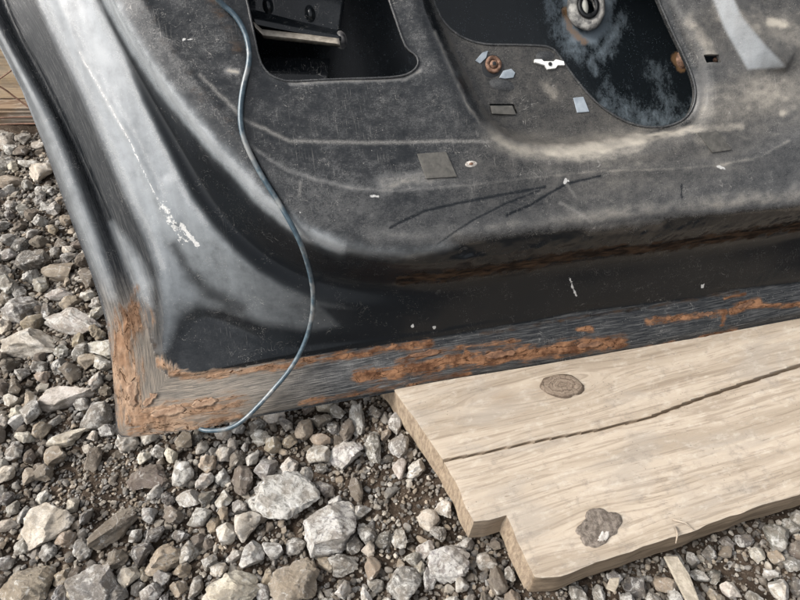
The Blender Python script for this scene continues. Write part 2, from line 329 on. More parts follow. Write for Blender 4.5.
def mat_stone(name, stuff):
    t = NT(name); g_ = t.n('ShaderNodeNewGeometry'); c = g_.outputs['Position']
    if stuff:
        a = t.n('ShaderNodeAttribute', attribute_name='tone'); base = a.outputs['Color']; spk = .35
        off = c
    else:
        oi = t.n('ShaderNodeObjectInfo'); base = oi.outputs['Color']; spk = oi.outputs['Alpha']
        v = t.n('ShaderNodeVectorMath', operation='ADD'); t.l(c, v.inputs[0]); r = t.math('MULTIPLY', oi.outputs['Random'], 37.)
        cb = t.n('ShaderNodeCombineXYZ'); t.l(r, cb.inputs[0]); t.l(r, cb.inputs[1]); t.l(cb.outputs[0], v.inputs[1]); off = v.outputs[0]
    n1 = t.noise(off, 45, 6, .65); n2 = t.noise(off, 130, 7, .8, .6); n3 = t.noise(off, 900, 4, .8)
    cc = t.mix(t.ss(n1, .35, .65), t.mix(1., base, (.70, .66, .61), 'MULTIPLY'), base)
    cc = t.mix(t.math('MULTIPLY', t.ss(n3, .56, .42), .5), cc, t.mix(1., base, (.5, .48, .46), 'MULTIPLY'))
    wm = t.ss(t.math('ADD', n2, t.math('MULTIPLY', t.math('SUBTRACT', spk, .5), .22)), .53, .62)
    cc = t.mix(t.math('MULTIPLY', wm, .72), cc, (.66, .64, .60))
    dk = t.ss(t.noise(off, 210, 6, .8), .55, .66); cc = t.mix(t.math('MULTIPLY', dk, t.math('ADD', .2, t.math('MULTIPLY', spk, .5))), cc, (.10, .098, .095))
    vein = t.math('MULTIPLY', t.line(t.noise(off, 22, 3, .5, .6), .5, .012), t.ss(n1, .45, .6)); cc = t.mix(t.math('MULTIPLY', vein, t.math('MULTIPLY', spk, .9)), cc, (.8, .79, .77))
    dust = t.math('MULTIPLY', t.ss(t.noise(off, 70, 5, .7), .46, .60), .6); cc = t.mix(dust, cc, (.215, .185, .15))
    h = t.math('ADD', t.math('MULTIPLY', n2, .8), t.math('MULTIPLY', n3, .25))
    return t.done(cc, .9, t.bump(h, 1., .0035), Specular_IOR_Level=.25)
M_stone = mat_stone('broken_rock', False); M_peb = mat_stone('small_gravel', True)
def mat_soil():
    t = NT('brown_gritty_soil'); c = t.coord(); n = t.noise(c, 40, 6, .7); g = t.noise(c, 420, 5, .8)
    cc = t.mix(t.ss(n, .35, .65), (.034, .024, .017), (.085, .062, .045)); cc = t.mix(t.math('MULTIPLY', t.ss(g, .52, .66), .7), cc, (.17, .14, .11))
    cc = t.mix(t.math('MULTIPLY', t.ss(t.vor(c, 330), .12, .2, 1., 0.), t.ss(n, .45, .6)), cc, (.36, .32, .27))
    return t.done(cc, .95, t.bump(t.math('ADD', t.math('MULTIPLY', g, .5), n), 1., .004), Specular_IOR_Level=.15)
M_soil = mat_soil()
# ------------------------------------------------------------------ ground : one sheet to the horizon
def soil_h(x, y): return (fbm(x * 14, y * 14, 3, 3) - .5) * .020 + (fbm(x * 90, y * 90, 9, 3) - .5) * .008
def axis(lo, hi, st, far):
    a = list(np.arange(lo, hi, st)); g = st; b = hi
    while b < far: b += g; a.append(b); g *= 1.35
    g = st; b = lo; pre = []
    while b > -far: b -= g; pre.append(b); g *= 1.35
    return np.array(pre[::-1] + a)
gx = axis(-1.15, .85, .004, 220); gy = axis(.0, 1.35, .004, 220)
X, Y = np.meshgrid(gx, gy); Z = soil_h(X, Y)
idx = np.arange(X.size).reshape(X.shape)
Q = np.stack([idx[:-1, :-1], idx[:-1, 1:], idx[1:, 1:], idx[1:, :-1]], -1).reshape(-1, 4)
ground = big_mesh('ground', np.stack([X, Y, Z], -1).reshape(-1, 3), Q, M_soil); tag(ground, kind='structure')
# ------------------------------------------------------------------ sheets with snapped outlines
def sheet(outl, holes, cu, cv):
    """regular grid clipped to an outline with holes; border nodes are moved onto the outline"""
    O = np.array(outl); lo = O.min(0); hi = O.max(0)
    us = np.arange(lo[0] - 2 * cu, hi[0] + 2 * cu, cu); vs_ = np.arange(lo[1] - 2 * cv, hi[1] + 2 * cv, cv)
    U, V = np.meshgrid(us, vs_); cU = (U[:-1, :-1] + U[1:, 1:]) / 2; cV = (V[:-1, :-1] + V[1:, 1:]) / 2
    keep = inside(cU, cV, O)
    for h in holes: keep &= ~inside(cU, cV, np.array(h))
    k = np.zeros(U.shape, int); 
    for a in (slice(0, -1), slice(1, None)):
        for b in (slice(0, -1), slice(1, None)): k[a, b] += keep
    bd = (k > 0) & (k < 4); bu = U[bd]; bv = V[bd]; best = np.full(bu.shape, 1e9); nu = bu.copy(); nv = bv.copy()
    for pl in [O] + [np.array(h) for h in holes]:
        d, qx, qy, _ = seg_near(bu, bv, pl, True); m = d < best; best[m] = d[m]; nu[m] = qx[m]; nv[m] = qy[m]
    U = U.copy(); V = V.copy(); U[bd] = nu; V[bd] = nv
    idx = np.full(U.shape, -1); used = k > 0; idx[used] = np.arange(used.sum())
    q = np.stack([idx[:-1, :-1], idx[:-1, 1:], idx[1:, 1:], idx[1:, :-1]], -1)[keep]
    return U[used], V[used], q
def border_loops(q):
    e = np.concatenate([q[:, [0, 1]], q[:, [1, 2]], q[:, [2, 3]], q[:, [3, 0]]]); key = {}
    s = set(map(tuple, e.tolist())); return [(a, b) for a, b in s if (b, a) not in s]
# ------------------------------------------------------------------ the wooden board
board = bpy.data.objects.new('wooden_board', None); col.objects.link(board)
g0 = gz(399, 396, BT); g1 = gz(444, 459, BT); cr = gz(800, 365, BT); bd_dir = (cr - g1) / np.linalg.norm(cr - g1)
bd_n = np.array([-bd_dir[1], bd_dir[0], 0])
board.matrix_world = Matrix(((bd_dir[0], bd_n[0], 0, g1[0]), (bd_dir[1], bd_n[1], 0, g1[1]), (0, 0, 1, 0), (0, 0, 0, 1)))
def bl(x, y, z=BT): d = gz(x, y, z) - g1; return np.array([d @ bd_dir, d @ bd_n])
front = [bl(*p) for p in ((536, 577), (560, 575), (580, 569), (642, 546), (695, 530), (726, 517), (776, 500), (800, 494))]
a0 = bl(399, 396); fslope = (front[-1] - front[0]); fslope = fslope / fslope[0]
back0 = a0 + (a0 - bl(420, 425)) * 1.1
outl = [back0, a0, bl(409, 410), bl(421, 427), bl(432, 443), bl(444, 459), bl(449, 470), bl(458, 486), bl(464, 501), bl(474, 521), bl(490, 519), bl(507, 513),
        bl(511, 524), bl(517, 540), bl(526, 559), bl(536, 577)] + front[1:] + [front[-1] + fslope * .5, np.array([front[-1][0] + .5, back0[1]])]
outl = resample(outl + [outl[0]], .006)[:-1]
outl += np.stack([fbm(outl[:, 0] * 60, outl[:, 1] * 60, 5, 3) - .5, fbm(outl[:, 0] * 60, outl[:, 1] * 60, 8, 3) - .5], 1) * .0035
U, V, q = sheet(outl, [], .003, .0013)
crackp = np.array([bl(*p) for p in ((438, 461), (480, 453), (540, 440), (600, 429), (650, 417), (700, 398), (745, 383), (800, 365), (860, 347))] + [[.9, .012]])
cd, _, _, carc = seg_near(U, V, crackp)
cwid = np.interp(carc, [0, .08, .2, .3, .45, .9], [.0008, .0006, .0008, .0012, .0018, .0024])
dO, _, _, _ = seg_near(U, V, outl, True)
hb = (fbm(U * 6, V * 90, 4, 3) - .5) * .0009 + (fbm(U * 10, V * 10, 14, 2) - .5) * .003 - .011 * np.clip(1 - cd / cwid, 0, 1)**.6 * (cd < cwid)
hb -= .0004 * np.exp(-cd / .002)
frontness = np.clip(1 - np.abs(seg_near(U, V, np.array(front + [front[-1] + fslope * .5]))[0]) / .008, 0, 1)
hb -= .0013 * frontness**2 * (0.5 + fbm(U * 30, V * 5, 21, 2)) + .0005 * np.exp(-dO / .0015)
# knots: the boards's grain swells round them
def kn_at(x, y, r): c = bl(x, y); return np.clip(1 - np.hypot((U - c[0]) / 1.6, V - c[1]) / r, 0, 1)
knotm = kn_at(562, 386, .030) * .9 + kn_at(505, 398, .030) * .7 + kn_at(600, 527, .022) * .5 + kn_at(470, 400, .012) * .5
hb += .0010 * knotm
zt = BT + hb; nv = len(U)
be = border_loops(q); bset = sorted({a for e in be for a in e}); bi = {a: i for i, a in enumerate(bset)}
cen = np.array([outl[:, 0].mean(), outl[:, 1].mean()])
bu = U[bset]; bv = V[bset]; levels = 7; TH = .042; VV = [np.stack([U, V, zt], 1)]; faces = []; endg = [np.zeros(nv)]; side = [np.zeros(nv)]
isend = (bu < .11) & (seg_near(bu, bv, np.array(front))[0] > .004); isjag = (np.abs(seg_near(bu, bv, np.array([bl(474, 521), bl(490, 519), bl(507, 513)]))[0]) < .003)
eg_ = np.where(isjag, .2, np.where(isend, 1., 0.)); sg_ = np.where(isjag, .6, np.where(isend, 0., 1.))
for L in range(1, levels + 1):
    f = ((L - 1) / (levels - 1)) if L > 1 else .05; z = zt[bset] * (1 - f) + (BT - TH) * f
    amp = .0035 * math.sin(math.pi * min(f, .93)); nx = (fbm(bu * 70 + 3, bv * 70 + f * 3.1, 31, 3) - .5) * amp; ny = (fbm(bu * 45, bv * 60 + f * 5.3, 37, 3) - .5) * amp
    off = .002 * f
    VV.append(np.stack([bu + nx - np.where(isend, off, 0), bv + ny - np.where(~isend & (bv < .1), off * .3, 0), z], 1)); endg.append(eg_); side.append(sg_)
VV = np.concatenate(VV)
sk = []; nb = len(bset)
for a, b in be:
    pa = [a] + [nv + l * nb + bi[a] for l in range(levels)]; pb = [b] + [nv + l * nb + bi[b] for l in range(levels)]
    for l in range(levels): sk.append((pb[l], pa[l], pa[l + 1], pb[l + 1]))
bsurf = big_mesh('board_body', VV, np.concatenate([q, np.array(sk)]), M_wood, board)
def swirl(u, v):
    o = v.copy()
    for x, y, R_, A in ((562, 386, .030, .016), (505, 398, .030, .010), (600, 527, .022, .008), (470, 400, .014, .004)):
        c = bl(x, y); dx = (u - c[0]) / 1.7; dy = v - c[1]; rr_ = np.sqrt(dx * dx + dy * dy) + 1e-5; o = o - A * np.tanh(dy / .006) * np.exp(-(rr_ / R_)**2)
    return o
add_attr(bsurf, 'gco', np.stack([VV[:, 0], swirl(VV[:, 0], VV[:, 1]), VV[:, 2]], 1))
add_attr(bsurf, 'endg', np.concatenate(endg)); add_attr(bsurf, 'side', np.concatenate(side))
add_attr(bsurf, 'knotm', np.concatenate([knotm + 1.2 * np.exp(-(cd / .0022)**2) * (cwid > .0005), np.zeros(nb * levels)]))
bsurf.data.set_sharp_from_angle(angle=math.radians(38))
tag(board, 'thick pale weathered board with a long crack and stepped end under the door', 'board')
def blob_disc(name, cx, cy, ra, rb, ang, h, mat, parent, rough=.16, zoff=0., seed=1, base=BT, rings=10, seg=44, gran=0.):
    c = bl(cx, cy); V_ = [(0, 0, h)]; F_ = []
    for r in range(1, rings + 1):
        for s in range(seg):
            t = 2 * math.pi * s / seg; f = r / rings
            k = 1 + rough * (float(fbm(np.array([math.cos(t) * 2.1 + 7]), np.array([math.sin(t) * 2.1 + seed]), seed, 3)[0]) - .5) * 2
            z = h * (1 - f**4) - .003 * (f > .99) + gran * (float(vnoise(np.array([f * math.cos(t) * 9 + 50]), np.array([f * math.sin(t) * 9 + 50.]), seed)[0]) - .4) * (f < .95)
            V_.append((math.cos(t) * ra * f * k, math.sin(t) * rb * f * k, z))
    for s in range(seg): F_.append((0, 1 + s, 1 + (s + 1) % seg))
    for r in range(rings - 1):
        for s in range(seg):
            a = 1 + r * seg; b = a + seg; F_.append((a + s, b + s, b + (s + 1) % seg, a + (s + 1) % seg))
    o = mesh_obj(name, V_, F_, mat, parent); o.location = (c[0], c[1], base + zoff); o.rotation_euler = (0, 0, ang); return o
blob_disc('knot', 562, 386, .026, .016, -.25, .0008, M_knot, board, .12, 0.0012, 3)
M_chalk = mat_simple('chalky_white_crust', (.30, .27, .24), (.60, .57, .53), 300, .95, .9, .001)
M_mud = mat_simple('dried_cement_splash', (.12, .095, .075), (.33, .28, .235), 220, .95, 1., .003)
blob_disc('cement_splash', 600, 527, .023, .015, .1, .0009, M_mud, board, .42, .0002, 8, gran=.0022)['label'] = 'grey cement splash near the front edge'
blob_disc('white_spot', 603, 537, .007, .0035, .5, .0012, M_chalk, board, .5, .0012, 12)
def splinter(pts, r):
    V_, F_ = tube([[*bl(x, y), BT + z] for x, y, z in pts], r, 6, np.linspace(1, .25, len(pts))); return mesh_obj('splinter', V_, F_, M_wood, board)
splinter([(675, 528, .001), (676, 536, .004), (675, 544, .002)], .0016); splinter([(672, 520, .001), (684, 524, .003), (694, 530, .0005)], .0011)
# ------------------------------------------------------------------ timbers behind on the left
def timber(name, p0, p1, wdt, z0, z1, mat, label, cat, parent=None, yoff=0):
    d = np.array(p1) - np.array(p0); L = np.linalg.norm(d); d /= L; n = np.array([-d[1], d[0]])
    ny = 26; nx = int(L / .02); pr = []
    for a, b in (((0, z0), (0, z1)), ((0, z1), (wdt, z1)), ((wdt, z1), (wdt, z0)), ((wdt, z0), (0, z0))):
        for k in range(ny): t = k / ny; pr.append((a[0] + (b[0] - a[0]) * t, a[1] + (b[1] - a[1]) * t))
    pr = np.array(pr); cc = pr.mean(0); V_ = []; F_ = []
    for i in range(nx + 1):
        x = i / nx * L; nn = (fbm(np.full(len(pr), x * 3), np.arange(len(pr)) * .35, 51, 3) - .5) * .007
        q_ = pr + (pr - cc) / np.linalg.norm(pr - cc, axis=1)[:, None] * nn[:, None]
        for y, z in q_: V_.append((x, y, z))
    m = len(pr)
    for i in range(nx):
        for k in range(m): F_.append((i * m + k, (i + 1) * m + k, (i + 1) * m + (k + 1) % m, i * m + (k + 1) % m))
    F_.append(tuple(range(m))[::-1]); F_.append(tuple(nx * m + k for k in range(m)))
    o = mesh_obj(name, V_, F_, mat, parent, True, 40); o.matrix_world = Matrix(((d[0], n[0], 0, p0[0]), (d[1], n[1], 0, p0[1]), (0, 0, 1, 0), (0, 0, 0, 1)))
    return tag(o, label, cat)
timber('old_plank', (-1.6, .955), (-.1, .985), .24, .004, .036, M_wood3, 'thin dark brown plank lying under the cream timber at upper left', 'plank')
timber('timber_beam', (-1.7, .985), (-.05, 1.02), .16, .0385, .24, M_wood2, 'squared cream timber beam behind the gravel at the upper left edge', 'beam')
def stick(name, pts, r, mat, label, cat):
    V_, F_ = tube(smooth_line(pts), r, 7); return tag(mesh_obj(name, V_, F_, mat), label, cat)
def onplane(x, y, Y): r = ray(x, y); return CAM + r * (Y / r[1])
M_twig = mat_simple('brown_twig', (.10, .05, .03), (.22, .12, .08), 200, .8, .5)
stick('twig', [onplane(-60, 70, .968), onplane(-20, 78, .966), onplane(2, 87, .964), onplane(16, 98, .962), onplane(34, 111, .95)], .0016, M_twig, 'thin bent reddish twig leaning across the cream timber', 'twig')
stick('twig', [onplane(-40, 100, .966), onplane(-8, 84, .966), onplane(4, 76, .965), onplane(12, 70, .966)], .0011, M_twig, 'short straight twig crossing above the bent one by the timber', 'twig')
for k, (a, b, lb) in enumerate((((-30, 121), (46, 117), 'straw stem lying highest on the dark plank at upper left'), ((-30, 127), (60, 124), 'straw stem lying lowest on the dark plank at upper left'))):
    stick('straw_stem', [gz(a[0], a[1], .041), gz((a[0] + b[0]) / 2, (a[1] + b[1]) / 2 - 2, .042), gz(b[0], b[1], .041)], .0014, M_twig, lb, 'stem')
# ------------------------------------------------------------------ the car door
door = bpy.data.objects.new('car_door', None); col.objects.link(door); door.matrix_world = DMAT
tag(door, 'rusty black car door shell seen from inside, leaning with its lower edge on the board', 'car door')
SIL = [(-130, -240), (-85, -110), (-60, -55), (-25, 5), (0, 47), (22, 90), (43, 143), (60, 190), (71, 220), (88, 264), (100, 300), (107, 325), (112, 366), (115, 400), (116, 428), (118, 434), (122, 437), (133, 437),
       (200, 429), (260, 416), (384, 394), (480, 376), (553, 365), (640, 350), (690, 340), (800, 318), (1000, 282)]
SEAM = [(-60, -190, 3), (-12, -40, 3), (14, 30, 3), (37, 69, 3), (48, 91, 3), (61, 118, 3), (75, 145, 3), (98, 197, 3), (109, 225, 3), (120, 257, 3), (135, 288, 3), (145, 320, 3), (152, 347, 3), (160, 368, 3), (170, 378, 3), (190, 377, 3),
        (213, 374, 3), (260, 364, 3), (315, 355, 3), (384, 345, 3), (436, 338, 3), (480, 330, 3), (530, 322, 3), (577, 312, 3), (640, 305, 3), (690, 299, 3), (737, 289, 3), (800, 283, 3), (1000, 255, 3)]
D_ = [(-20, -190, 22), (5, -90, 22), (40, 0, 22), (60, 47, 22), (83, 93, 22), (103, 140, 22), (128, 197, 22), (145, 232, 20), (158, 267, 17), (163, 300, 14), (164, 325, 9), (163, 350, 7), (172, 366, 6)]
E_ = [(20, -190, 52), (60, -90, 52), (97, 0, 52), (123, 50, 52), (143, 100, 51), (167, 148, 50), (192, 197, 48), (212, 224, 46), (235, 250, 43), (258, 271, 39), (282, 285, 35), (315, 299, 31), (356, 309, 27), (420, 312, 22), (500, 300, 20), (600, 289, 20), (700, 276, 19), (800, 260, 19), (1000, 232, 19)]
I_ = [(24, -190, 50), (64, -90, 50), (101, 0, 50), (129, 50, 48), (152, 97, 44), (178, 146, 42), (202, 192, 41), (226, 222, 40), (250, 243, 38), (272, 258, 36), (300, 272, 34), (340, 283, 33), (400, 286, 35), (460, 282, 37), (523, 272, 38), (577, 264, 38), (667, 255, 38), (750, 241, 38), (800, 230, 38), (1000, 203, 38)]
H_ = [(36, -190, 64), (72, -90, 64), (106, 0, 64), (131, 47, 66), (156, 87, 68), (182, 123, 70), (205, 152, 71), (229, 177, 72), (252, 205, 72), (273, 224, 72), (302, 243, 72), (340, 258, 72), (395, 267, 73), (440, 266, 73), (480, 260, 73), (560, 247, 73), (650, 236, 73), (750, 223, 73), (800, 217, 73), (1000, 193, 73)]
G_ = [(48, -190, 86), (80, -90, 86), (110, 0, 86), (137, 47, 87), (162, 84, 87), (190, 118, 87), (214, 146, 87), (238, 170, 87), (262, 198, 87), (284, 216, 87), (308, 234, 87), (340, 247, 87), (395, 256, 87), (435, 250, 87), (467, 243, 87), (515, 236, 87), (600, 227, 87), (680, 217, 87), (720, 214, 87), (800, 207, 87), (1000, 184, 87)]
G2_ = [(56, -190, 91), (90, -90, 91), (122, 0, 91), (150, 44, 91), (177, 82, 91), (205, 116, 91), (232, 146, 91), (254, 170, 91), (280, 194, 91), (304, 212, 91), (335, 230, 91), (372, 240, 91), (430, 240, 91), (515, 227, 91), (600, 217, 91), (680, 208, 91), (800, 196, 91), (1000, 172, 91)]
K_ = [(110, -190, 96), (125, -60, 96), (143, 0, 96), (167, 40, 96), (199, 86, 96), (225, 120, 96), (252, 148, 96), (285, 170, 96), (320, 182, 96), (355, 190, 96), (395, 192, 96), (460, 186, 96), (540, 177, 96), (600, 171, 96), (662, 169, 96), (720, 165, 96), (760, 157, 96), (800, 135, 96), (1000, 90, 96)]
K2_ = [(x + a, y + b, 94.5) for (x, y, _), (a, b) in zip(K_, [(8, -4)] * 8 + [(4, -8)] * 11)]
SCR = [(200, 75), (245, 120), (290, 141), (380, 143), (450, 141), (487, 142)]
L_ = [(395, -190, 93), (408, -90, 93), (422, 0, 93), (435, 32, 93), (452, 72, 93), (467, 105, 93), (487, 133, 93), (505, 147, 93), (525, 155, 93), (552, 158, 93), (590, 155, 93), (615, 150, 93), (640, 143, 93), (680, 134, 93), (700, 122, 93), (707, 105, 93), (706, 75, 93), (697, 50, 93), (685, 25, 93), (674, 0, 93), (650, -60, 93), (600, -190, 93)]
M_ = [(409, -190, 68), (420, -90, 68), (432, 0, 68), (446, 32, 68), (464, 72, 68), (480, 100, 68), (497, 122, 68), (520, 134, 68), (552, 138, 68), (590, 137, 68), (625, 134, 68), (655, 132, 72), (683, 125, 78), (697, 110, 82), (699, 92, 83), (692, 60, 83), (676, 28, 83), (662, 0, 83), (639, -60, 83), (588, -190, 83)]
N_ = [(425, -25), (435, 5), (442, 20), (452, 31), (465, 39), (477, 43), (490, 45), (520, 45), (545, 46), (553, 49), (558, 54), (572, 75), (590, 97), (605, 110), (625, 122), (650, 128), (672, 126), (688, 117), (695, 102), (695, 85), (687, 62), (672, 32), (658, 0), (640, -45), (610, -110), (560, -130), (480, -125), (425, -100)]
O1 = [(232, -60), (240, -25), (247, 0), (253, 30), (259, 60), (267, 73), (277, 79), (290, 82), (320, 80), (350, 79), (386, 78), (404, 76), (414, 71), (419, 63), (416, 55), (407, 49), (402, 38), (396, 20), (389, 0), (375, -50), (360, -100), (250, -110)]
FAC = [(700, -30), (724, 30), (747, 70), (786, 68), (765, 45), (742, 17), (725, -15), (715, -30)]
ctrl = []
def addc(pts, step=3.0, w_=None, sm=1):
    P = np.array(pts, float)
    if P.shape[1] == 2: P = np.c_[P, np.full(len(P), w_)]
    if sm: P = smooth_line(P, sm)
    P = resample(P, step)
    for x, y, ww in P: ctrl.append((*uv(x, y, ww), ww))
addc(SIL, 3, 1, 0)
rim = [(x + 3.2, y - (1 if i < 14 else 3), 3.5) for i, (x, y) in enumerate(SIL) if 1 < i and not 13 < i < 17] 
addc([p for p in rim if p[1] < 428], 3, None, 0) if False else None
# the left flange carries a rolled bead between outline and seam
addc([(-90, -190, 13), (-38, -40, 13), (10, 52, 13), (30, 90, 13), (52, 128, 14), (73, 180, 14), (92, 228, 13), (107, 270, 11), (120, 310, 8), (130, 350, 6), (138, 390, 5)])
addc([(-80, -190, 11), (-29, -40, 11), (16, 52, 11), (38, 90, 11), (62, 130, 11), (85, 185, 11), (101, 228, 10), (114, 266, 8), (127, 305, 6)])
addc([(150, 404, 5), (200, 402, 6), (260, 393, 6), (384, 372, 6), (480, 355, 6), (640, 329, 6), (800, 302, 6), (1000, 270, 6)])
addc([(138, 425, 3.5), (200, 419, 4), (260, 408, 4), (384, 387, 4), (480, 369, 4), (640, 343, 4), (800, 312, 4), (1000, 277, 4)])
addc(SEAM); addc([(x + (5 if i < 14 else 1), y - (1 if i < 14 else 5), 7) for i, (x, y, _) in enumerate(SEAM)])
addc(D_); addc(E_); addc(I_); addc(H_); addc(G_); addc(G2_); addc(K_); addc(K2_)
# dark bowl in the corner, and the band that runs right from it
addc([(178, 360, 4), (182, 335, 4), (195, 320, 4), (215, 318, 4.5), (240, 330, 5), (270, 345, 6)]); addc([(205, 352, 4), (240, 350, 4.5), (285, 350, 6), (384, 338, 7.5), (480, 322, 8), (600, 303, 9), (800, 277, 9), (1000, 250, 9)])
addc([(176, 255, 22), (188, 278, 17), (205, 298, 12), (230, 310, 12), (262, 325, 12), (300, 332, 13), (360, 330, 13), (440, 324, 13)])
addc([(205, 250, 33), (228, 278, 27), (258, 302, 22), (300, 315, 20), (360, 321, 18)])
addc(L_, 2.5); addc(M_, 2.5)
addc([(x, y, 94.5) for x, y, _ in L_[:0]] or [(414, 0, 96.5), (427, 32, 96.5), (444, 72, 96.5), (478, 142, 96.5), (520, 166, 96), (600, 164, 96), (690, 146, 96), (716, 118, 96), (716, 70, 96), (695, 20, 96)])
addc([(480, 60, 67.5), (520, 80, 67.5), (560, 110, 67.5), (600, 125, 68)], 6)
addc(O1, 3, 92, 0); addc([(x, y, 93.5) for x, y in [(236, 0), (243, 35), (250, 65), (262, 82), (285, 90), (350, 88), (400, 85), (424, 78), (428, 60), (412, 40), (400, 0)]])
addc([(214, -60, 95), (222, -20, 95), (228, 10, 95), (236, 40, 95), (246, 68, 95), (256, 84, 95)])
addc([(698, -30, 93), (722, 30, 93), (745, 72, 93), (790, 72, 94)]); addc([(702, -30, 94), (726, 29, 94), (749, 68, 94)], 3)
addc([(718, -30, 108), (728, -14, 108), (745, 17, 108), (768, 44, 107), (788, 66, 104)], 3); addc([(738, -30, 101), (760, 8, 101), (790, 40, 101), (820, 70, 98)])
addc([(770, -60, 105), (790, 0, 104), (830, 30, 102), (900, 60, 99)]); addc([(760, 90, 94), (840, 100, 95), (1000, 60, 96)])
addc([(745, -8, 100), (755, 4, 99), (768, 9, 99), (782, 6, 100)], 3)
for x in range(150, 1000, 60): ctrl.append((*uv(x, -230, 95), 95))
C_ = np.array(ctrl)
CELL = .0013
us0, us1, vs0, vs1 = -.14, 1.02, -.006, .545
nu = int((us1 - us0) / CELL) + 1; nvv = int((vs1 - vs0) / CELL) + 1
ck = {}; 
for a, b, ww in C_:
    if us0 - .05 < a < us1 + .05 and vs0 - .05 < b < vs1 + .2: ck.setdefault((round(a / .0012), round(b / .0012)), []).append((a, b, ww))
C2 = np.array([np.mean(v, 0) for v in ck.values()])
res = geometry.delaunay_2d_cdt([Vector(p[:2]) for p in C2], [], [], 0, 1e-7)
vt = np.array([(p.x, p.y) for p in res[0]]); wv = np.array([C2[o[0], 2] if o else 90 for o in res[3]])
HF = np.full((nvv, nu), np.nan)
for tr in res[2]:
    (ax, ay), (bx, by), (cx, cy) = vt[tr[0]], vt[tr[1]], vt[tr[2]]
    i0 = max(0, int((min(ax, bx, cx) - us0) / CELL)); i1 = min(nu - 1, int((max(ax, bx, cx) - us0) / CELL) + 1)
    j0 = max(0, int((min(ay, by, cy) - vs0) / CELL)); j1 = min(nvv - 1, int((max(ay, by, cy) - vs0) / CELL) + 1)
    if i1 < i0 or j1 < j0: continue
    gu, gv = np.meshgrid(us0 + np.arange(i0, i1 + 1) * CELL, vs0 + np.arange(j0, j1 + 1) * CELL)
    det = (by - cy) * (ax - cx) + (cx - bx) * (ay - cy)
    if abs(det) < 1e-14: continue
    l1 = ((by - cy) * (gu - cx) + (cx - bx) * (gv - cy)) / det; l2 = ((cy - ay) * (gu - cx) + (ax - cx) * (gv - cy)) / det; l3 = 1 - l1 - l2
    m = (l1 >= -1e-6) & (l2 >= -1e-6) & (l3 >= -1e-6); sub = HF[j0:j1 + 1, i0:i1 + 1]; sub[m] = (l1 * wv[tr[0]] + l2 * wv[tr[1]] + l3 * wv[tr[2]])[m]
HF[np.isnan(HF)] = 1.
HS = blur(HF, 1.5); HB = blur(HF, 4.0)
# soft pressing for the big folds, crisp for the hem
gu, gv = np.meshgrid(us0 + np.arange(nu) * CELL, vs0 + np.arange(nvv) * CELL)
mixb = np.clip((HS - 5) / 12, 0, 1) * np.where(HS > 74, .35, 1)
HS = HS * (1 - mixb) + HB * mixb
def hsamp(u, v):
    x = np.clip((u - us0) / CELL, 0, nu - 1.001); y = np.clip((v - vs0) / CELL, 0, nvv - 1.001); i = x.astype(int); j = y.astype(int); fx = x - i; fy = y - j
    return (HS[j, i] * (1 - fx) + HS[j, i + 1] * fx) * (1 - fy) + (HS[j + 1, i] * (1 - fx) + HS[j + 1, i + 1] * fx) * fy
sil_uv = [uv(x, y, 1) for x, y in SIL]
outd = [p for p in sil_uv if p[1] < .54 and p[0] < 1.0]
outd = [np.array([outd[0][0] - .02, .535])] + outd + [np.array([1.0, outd[-1][1]]), np.array([1.0, .535])]
def onh(x, y, w_=70.):
    for _ in range(5): a = uv(x, y, w_); w_ = float(np.clip(hsamp(a[:1], a[1:])[0], 60, 90))
    return a
hole2 = smooth_line([onh(x, y) for x, y in N_ + N_[:1]], 2)[:-1]; hole1 = smooth_line([uv(x, y, 92) for x, y in O1 + O1[:1]], 1)[:-1]
small = [([(703, 55), (718, 55), (721, 63), (706, 63)], 93), ([(758, -3), (763, 1), (769, 0), (772, -5), (766, -9)], 99), ([(488, 104), (514, 104), (518, 114), (514, 113), (510, 106), (489, 106)], 68)]
holes = [hole1, hole2] + [[uv(x, y, ww) for x, y in p] for p, ww in small]
U, V, q = sheet(resample(outd + [outd[0]], .004)[:-1], holes, CELL, CELL)
W = hsamp(U, V)
Pw = dw(U, V, W); dd = Pw - CAM; kk = dd @ fw; PX = 400 + F * (dd @ rt) / kk; PY = 300 - F * (dd @ up) / kk
silp = np.array(SIL, float); dsil, _, _, arc = seg_near(PX, PY, silp)
JX = (fbm(U * 170, V * 170, 141, 3) - .5) * 5; JY = (fbm(U * 170, V * 170, 147, 3) - .5) * 5; JA = .78 + .44 * fbm(U * 60, V * 60, 151, 3)
def lines(spec, power=1.15, jit=1.):
    o = np.zeros(len(PX))
    for pts, r, s in spec:
        d = dist_px(PX + JX * min(1, .25 + r / 8) * jit, PY + JY * min(1, .25 + r / 8) * jit, pts, r * 2.5 + 3) if jit else dist_px(PX, PY, pts, r * 2.5); o = np.maximum(o, s * np.exp(-(d / (r * 1.15))**2 * power) * (d < 900))
    return o
seamxy = [(x, y) for x, y, _ in SEAM]
closed_fl = np.array(SIL + seamxy[::-1]); infl = inside(PX, PY, closed_fl)
